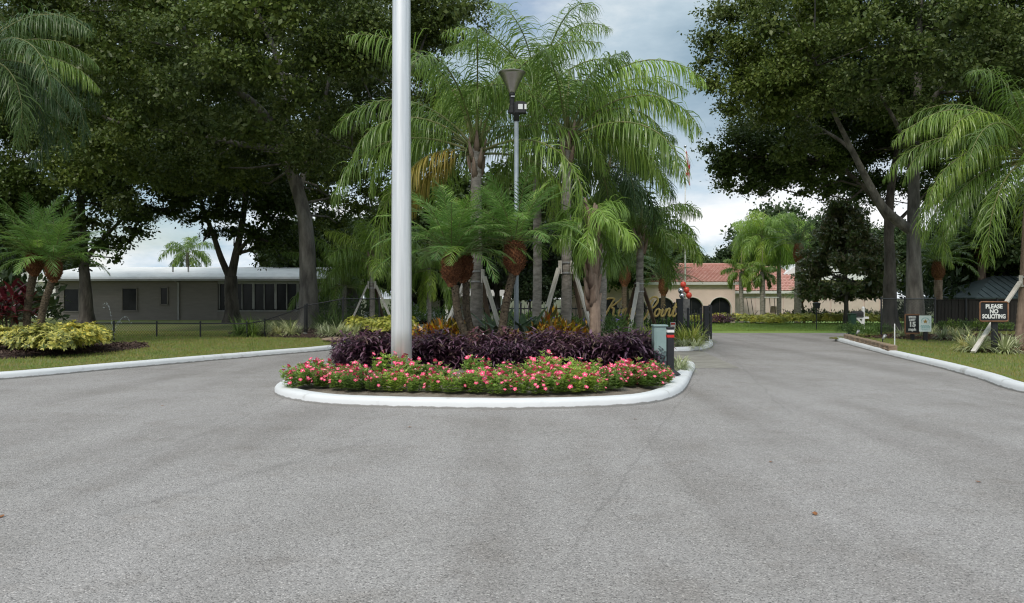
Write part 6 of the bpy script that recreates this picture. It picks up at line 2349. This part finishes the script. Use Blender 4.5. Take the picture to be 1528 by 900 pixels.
def signs():
    # soliciting sign
    y = 21.6
    c = at(1482.5, 465, y)
    root = E('soliciting_sign', (c[0], y, .12), 'black sign with brown frame reading PLEASE NO SOLICITING', 'sign', rz=R(-3))
    zc = c[2] - .12
    w, h = 42 / F * y, 30 / F * y
    q = MB()
    q.prism([(a, b + zc) for a, b in round_rect(w, h, .06)], -.02, .02)
    fix_normals(q.build('panel', M['signblack'], root))
    ring = round_rect(w - .02, h - .02, .055)
    q = MB()
    pts = [(a, -.024, b + zc) for a, b in ring]
    q.tube(pts + [pts[0]], .021, 6)
    q.build('frame', M['frame'], root, True)
    lines(root, [('PLEASE', .0, zc + .135, .155, .006, .92), ('NO', 0, zc, .155, .006, .92), ('SOLICITING', 0, zc - .135, .155, .006, .74)], -.024, M['signwhite'])
    q = MB()
    q.bbox((.06, .07, zc / 2 - .05), (.15, .09, zc + .1), .01)
    q.build('post', M['black'], root)
    # speed sign
    y = 28.3
    c = at(1361, 483.5, y)
    root = E('speed_sign', (c[0], y, .12), 'black sign in brown frame reading SPEED LIMIT 15 mph', 'sign', rz=R(-4))
    zc = c[2] - .12
    w, h = 20.5 / F * y, 28 / F * y
    q = MB()
    q.box((0, 0, zc), (w - .02, .03, h - .02))
    q.build('panel', M['signblack'], root)
    q = MB()
    for a, b in (((-w / 2, -h / 2), (w / 2, -h / 2)), ((w / 2, -h / 2), (w / 2, h / 2)), ((w / 2, h / 2), (-w / 2, h / 2)), ((-w / 2, h / 2), (-w / 2, -h / 2))):
        q.bar((a[0], -.005, a[1] + zc), (b[0], -.005, b[1] + zc), .032, .05)
    q.build('frame', M['frame'], root)
    lines(root, [('SPEED', 0, zc + .235, .105, .004, .9), ('LIMIT', 0, zc + .135, .105, .004, .9), ('15', 0, zc - .02, .23, .012, 1.05), ('mph', 0, zc - .195, .15, .006, 1.0)], -.02, M['signwhite'])
    q = MB()
    q.box((.03, .05, zc / 2), (.13, .07, zc + .1))
    q.build('post', M['black'], root)
    # sheriff style sign
    y = 27.7
    c = at(1380.5, 483, y)
    root = E('star_sign', (c[0], y, .12), 'pale mint notice sign with a gold star beside the speed limit sign', 'sign', rz=R(-4))
    zc = c[2] - .12
    w, h = 17.5 / F * y, 24 / F * y
    q = MB()
    q.prism([(a, b + zc) for a, b in round_rect(w, h, .02, 3)], -.012, .012)
    fix_normals(q.build('panel', M['mint'], root))
    pts = []
    for k in range(10):
        a = math.pi / 2 + k * math.pi / 5
        r = .085 if k % 2 == 0 else .036
        pts.append((r * math.cos(a), zc + .075 + r * math.sin(a)))
    q = MB()
    q.prism(pts, -.02, -.013)
    fix_normals(q.build('star', M['star'], root))
    q = MB()
    for k in range(14):
        a0, a1 = R(-20 + 220 * k / 14), R(-20 + 220 * (k + .6) / 14)
        q.bar((.135 * math.cos(a0), -.014, zc + .065 + .135 * math.sin(a0)), (.135 * math.cos(a1), -.014, zc + .065 + .135 * math.sin(a1)), .004, .022)
    q.build('printed_ring', M['teal'], root)
    for k, (z, ww) in enumerate(((-.07, .30), (-.105, .32), (-.14, .26), (-.185, .30), (-.22, .2))):
        q = MB()
        x = -ww / 2
        rg = random.Random(k)
        while x < ww / 2 - .02:
            l = rg.uniform(.025, .06)
            q.box((x + l / 2, -.0145, zc + z), (l, .003, .016))
            x += l + .014
        q.build('printed_line', M['teal'], root)
    q = MB()
    q.box((.03, .05, zc / 2), (.13, .07, zc + .06))
    q.build('post', M['black'], root)
    # stake
    p = gp(1335, 519, .1)
    root = E('marker_stake', p, 'thin white marker stake at the edge of the mulch', 'stake')
    q = MB()
    q.tube([(0, 0, -.05), (0, 0, .70)], .018, 8)
    q.lathe([(.018, .70), (.014, .72), (.004, .73)], (0, 0, 0), 8)
    q.build('shaft', M['white'], root)
    # black yard sign across the street
    y = 38.4
    x = ax(1218.5, y)
    root = E('lamp_post', (x, y, .06), 'short black lantern post on the lawn across the street', 'lamp')
    q = MB()
    q.tube([(0, 0, -.05), (0, 0, 1.05)], .025, 8)
    q.build('post', M['black'], root)
    q = MB()
    z = at(0, 456, y)[2] - .06
    q.add([(-.1, -.1, z - .14), (.1, -.1, z - .14), (.1, .1, z - .14), (-.1, .1, z - .14), (-.15, -.15, z + .12), (.15, -.15, z + .12), (.15, .15, z + .12), (-.15, .15, z + .12), (0, 0, z + .17)], [(3, 2, 1, 0), (0, 1, 5, 4), (1, 2, 6, 5), (2, 3, 7, 6), (3, 0, 4, 7), (4, 5, 8), (5, 6, 8), (6, 7, 8), (7, 4, 8)])
    q.build('lantern', M['black'], root)
    # green box and mailbox
    y = 32.8
    x = ax(1271.5, y)
    root = E('green_box', (x, y, .1), 'dark green utility box standing beside the mailbox', 'cabinet')
    zt = at(0, 469, y)[2] - .1
    q = MB()
    q.bbox((0, 0, zt / 2), (.25, .3, zt), .02)
    q.build('housing', M['dkgreen'], root)
    q = MB()
    q.bbox((0, 0, zt + .012), (.28, .33, .03), .01)
    q.build('lid', M['dkgreen'], root)
    q = MB()
    q.box((0, -.155, zt * .55), (.2, .012, zt * .7))
    q.build('door', M['dkgreen'], root)
    y = 33.4
    x = ax(1288, y)
    root = E('mailbox', (x, y, .1), 'black mailbox on a white wooden post among green shrubs', 'mailbox')
    q = MB()
    q.bbox((0, 0, .55), (.10, .10, 1.1), .012)
    q.add([(-.05, -.05, 1.1), (.05, -.05, 1.1), (.05, .05, 1.1), (-.05, .05, 1.1), (0, 0, 1.17)], [(0, 1, 4), (1, 2, 4), (2, 3, 4), (3, 0, 4)])
    q.build('post', M['white'], root)
    q = MB()
    q.bar((-.36, 0, .68), (.22, 0, .68), .09, .09)
    q.bar((-.26, 0, .66), (-.03, 0, .42), .07, .07)
    q.build('arm', M['white'], root)
    q = MB()
    zz = .727
    prof = [(-.1, zz), (.1, zz), (.1, zz + .12)] + [(.1 * math.cos(R(180 * k / 8)), zz + .13 + .1 * math.sin(R(180 * k / 8))) for k in range(9)] + [(-.1, zz + .12)]
    q.prism(prof, -.24, .24)
    o = fix_normals(q.build('box', M['blackmatte'], root))
    o.rotation_euler = (0, 0, R(90))
    o.location = (-.26, 0, 0)
    # landscape spotlights
    for (px, py, lb) in ((1278, 503, 'small grey spotlight among the shrubs behind the stone edging'), (1317, 511, 'small grey spotlight tilted at the foot of the chain link post')):
        p = gp(px, py, .14)
        root = E('spotlight', p, lb, 'lamp')
        q = MB()
        q.tube([(0, 0, -.05), (0, 0, .1)], .015, 6)
        q.build('stake', M['black'], root)
        q = MB()
        q.tube([(0, 0, .1), (.07, .03, .19), (.11, .05, .24)], [.035, .05, .055], 10)
        q.build('housing', M['strapmetal'], root, True)


signs()


def wheel(parent, c, r, w):
    q = MB()
    q.lathe([(r * .6, -w / 2), (r * .92, -w / 2), (r, -w * .3), (r, w * .3), (r * .92, w / 2), (r * .6, w / 2)], (0, 0, 0), 22)
    o = q.build('wheel', M['rubber'], parent, True, loc=c)
    o.rotation_euler = (R(90), 0, 0)
    h = MB()
    h.lathe([(.02, -w * .42), (r * .62, -w * .4), (r * .62, w * .4), (.02, w * .42)], (0, 0, 0), 16)
    h.build('rim', M['strapmetal'], o)


def pickup():
    y = 56.5
    x = ax(602, y)
    zg = float(gz(x, y))
    root = E('pickup_truck', (x, y, zg), 'white pickup truck parked behind the steel flagpole', 'truck', rz=0)
    # side outline in x,z (nose to the right), pushed across its width
    body = [(-2.6, .5), (-2.62, .95), (-2.55, 1.08), (-.6, 1.08), (-.55, 1.12), (1.05, 1.12), (1.2, 1.1), (2.45, 1.0), (2.62, .85), (2.65, .5), (2.2, .42), (-2.2, .42)]
    q = MB()
    q.prism(body, -.92, .92)
    fix_normals(q.build('body', M['carpaint'], root))
    q = MB()
    v0 = [(-.75, 1.1), (1.25, 1.1), (.55, 1.78), (-.55, 1.8)]
    vs = [(a, -.88, b) for a, b in v0[:2]] + [(a, -.70, b) for a, b in v0[2:]] + [(a, .88, b) for a, b in v0[:2]] + [(a, .70, b) for a, b in v0[2:]]
    q.add(vs, [(0, 1, 2, 3), (7, 6, 5, 4), (0, 4, 5, 1), (1, 5, 6, 2), (2, 6, 7, 3), (3, 7, 4, 0)])
    cab = fix_normals(q.build('cab', M['carpaint'], root))
    for (a, b, c, d) in ((-.62, .1, -.48, .1), (.18, .98, .18, .5)):
        q = MB()
        q.add([(a, -.875, 1.17), (b, -.875, 1.17), (d, -.735, 1.68), (c, -.735, 1.68)], [(0, 1, 2, 3)])
        q.v = [(p[0], p[1] - .012, p[2]) for p in q.v]
        q.build('side_window', M['glass'], cab)
    for px_, m in ((2.64, 'white'), (-2.63, 'lampred')):
        q = MB()
        q.bbox((px_, -.72, .85), (.06, .26, .18), .02)
        q.build('headlight' if m == 'white' else 'tail_light', M[m], root)
    for wx in (-1.65, 1.72):
        for wy in (-.85, .85):
            wheel(root, (wx, wy, .37), .37, .24)


pickup()


def golf_cart():
    y = 57.2
    x = ax(1136, y)
    root = E('golf_cart', (x, y, float(gz(x, y)) + .08), 'white golf cart with pale canopy parked before the pink wall', 'golf cart')
    q = MB()
    q.prism([(-1.1, .25), (-1.15, .55), (-.95, .68), (-.55, .68), (-.5, .36), (.35, .34), (.4, .75), (1.0, .78), (1.15, .6), (1.15, .3)], -.58, .58)
    fix_normals(q.build('body', M['carpaint'], root))
    q = MB()
    q.bbox((0.05, 0, 2.02), (2.05, 1.2, .08), .03)
    q.build('canopy', M['fascia'], root)
    for a, b in (((-.7, .7), (-.9, 1.98)), ((.85, .8), (.75, 1.98))):
        for s in (-.52, .52):
            q = MB()
            q.bar((a[0], s, a[1]), (b[0], s, b[1]), .035)
            q.build('canopy_post', M['black'], root)
    q = MB()
    q.bbox((.55, 0, .86), (.6, 1.0, .14), .03)
    q.build('seat', M['seat'], root)
    q = MB()
    q.bbox((.9, 0, 1.15), (.12, 1.0, .5), .03)
    q.build('backrest', M['seat'], root)
    q = MB()
    q.tube([(-.62, -.25, .66), (-.35, -.25, 1.05)], .02, 6)
    q.lathe([(.15, 1.05), (.17, 1.06), (.15, 1.07)], (-.35, -.25, 0), 12)
    q.build('steering_wheel', M['black'], root)
    for wx in (-.8, .8):
        for wy in (-.5, .5):
            wheel(root, (wx, wy, .23), .23, .2)


golf_cart()


def flag():
    y = 56.0
    x = ax(1022.5, y)
    zg = float(gz(x, y))
    root = E('flag_staff', (x, y, zg), 'distant white flagpole flying a limp white flag with red cross', 'flagpole')
    zt = at(0, 221, y)[2] - zg
    q = MB()
    q.lathe([(.07, -.1), (.05, zt * .6), (.035, zt)], (0, 0, 0), 10)
    q.build('shaft', M['white'], root, True)
    q = MB()
    q.lathe([(.02, zt), (.09, zt + .06), (.11, zt + .12), (.09, zt + .18), (.02, zt + .22)], (0, 0, 0), 12)
    q.build('finial', M['chrome'], root, True)
    # limp cloth: folds gathered close to the staff
    mb = MB()
    nu, nv = 26, 18
    W_, Hh = 2.7, 1.75
    vs = []
    for j in range(nv + 1):
        v = j / nv
        for i in range(nu + 1):
            u = i / nu
            sag = .95 * u ** .8
            px = .05 + .30 * u ** .7 + .07 * math.sin(u * 17 + v * 1.5) * u ** .4
            py = .14 * math.sin(u * 15 + v * 2.2 + .7) * (u ** .5)
            vs.append((px, py, zt - .15 - v * Hh * (1 - .1 * u) - sag))
    fs = []
    mats = []
    for j in range(nv):
        for i in range(nu):
            u, v = (i + .5) / nu, (j + .5) / nv
            mats.append(2 if math.hypot((u - .5) * 1.5, v - .5) < .17 else 1 if abs(u - v) < .10 or abs(u + v - 1) < .10 else 0)
            fs.append((j * (nu + 1) + i, j * (nu + 1) + i + 1, (j + 1) * (nu + 1) + i + 1, (j + 1) * (nu + 1) + i))
    mb.add(vs, fs)
    mb.m = mats
    mb.build('flag_cloth', [M['flagwhite'], M['flagred'], M['flaggold']], root, True)


flag()


def sprinkler():
    p = gp(170, 508, .12)
    root = E('sprinkler', p, 'lawn sprinkler throwing thin jets of water beside the variegated hedge', 'sprinkler')
    q = MB()
    q.lathe([(.03, -.05), (.03, .06), (.018, .07), (.018, .11), (.008, .12)], (0, 0, 0), 10)
    q.build('head', M['blackmatte'], root)
    rg = random.Random(3)
    for (vx, vz, n, T) in ((-.62, 5.25, 75, .86), (.72, 4.1, 40, .80), (.35, 3.6, 22, .6)):
        q = MB()
        for i in range(n):
            t = T * (i / n) ** .9
            c = Vector((vx * t * .9, .25 * t, .12 + vz * t * .72 - 4.9 * t * t * .62)) + Vector((rg.gauss(0, .008), rg.gauss(0, .008), rg.gauss(0, .012))) * (1 + 2 * t)
            if c.z < .02 or rg.random() > .25 + abs(vz * .72 - 6.08 * t) / 3.5:
                continue
            r = rg.uniform(.008, .016)
            q.add([c + Vector((r, 0, 0)), c + Vector((-r, 0, 0)), c + Vector((0, r, 0)), c + Vector((0, -r, 0)), c + Vector((0, 0, r * 2)), c - Vector((0, 0, r * 2))],
                  [(0, 2, 4), (2, 1, 4), (1, 3, 4), (3, 0, 4), (2, 0, 5), (1, 2, 5), (3, 1, 5), (0, 3, 5)])
        o = q.build('water_jet', M['water'], root)
        o['kind'] = 'stuff'


sprinkler()
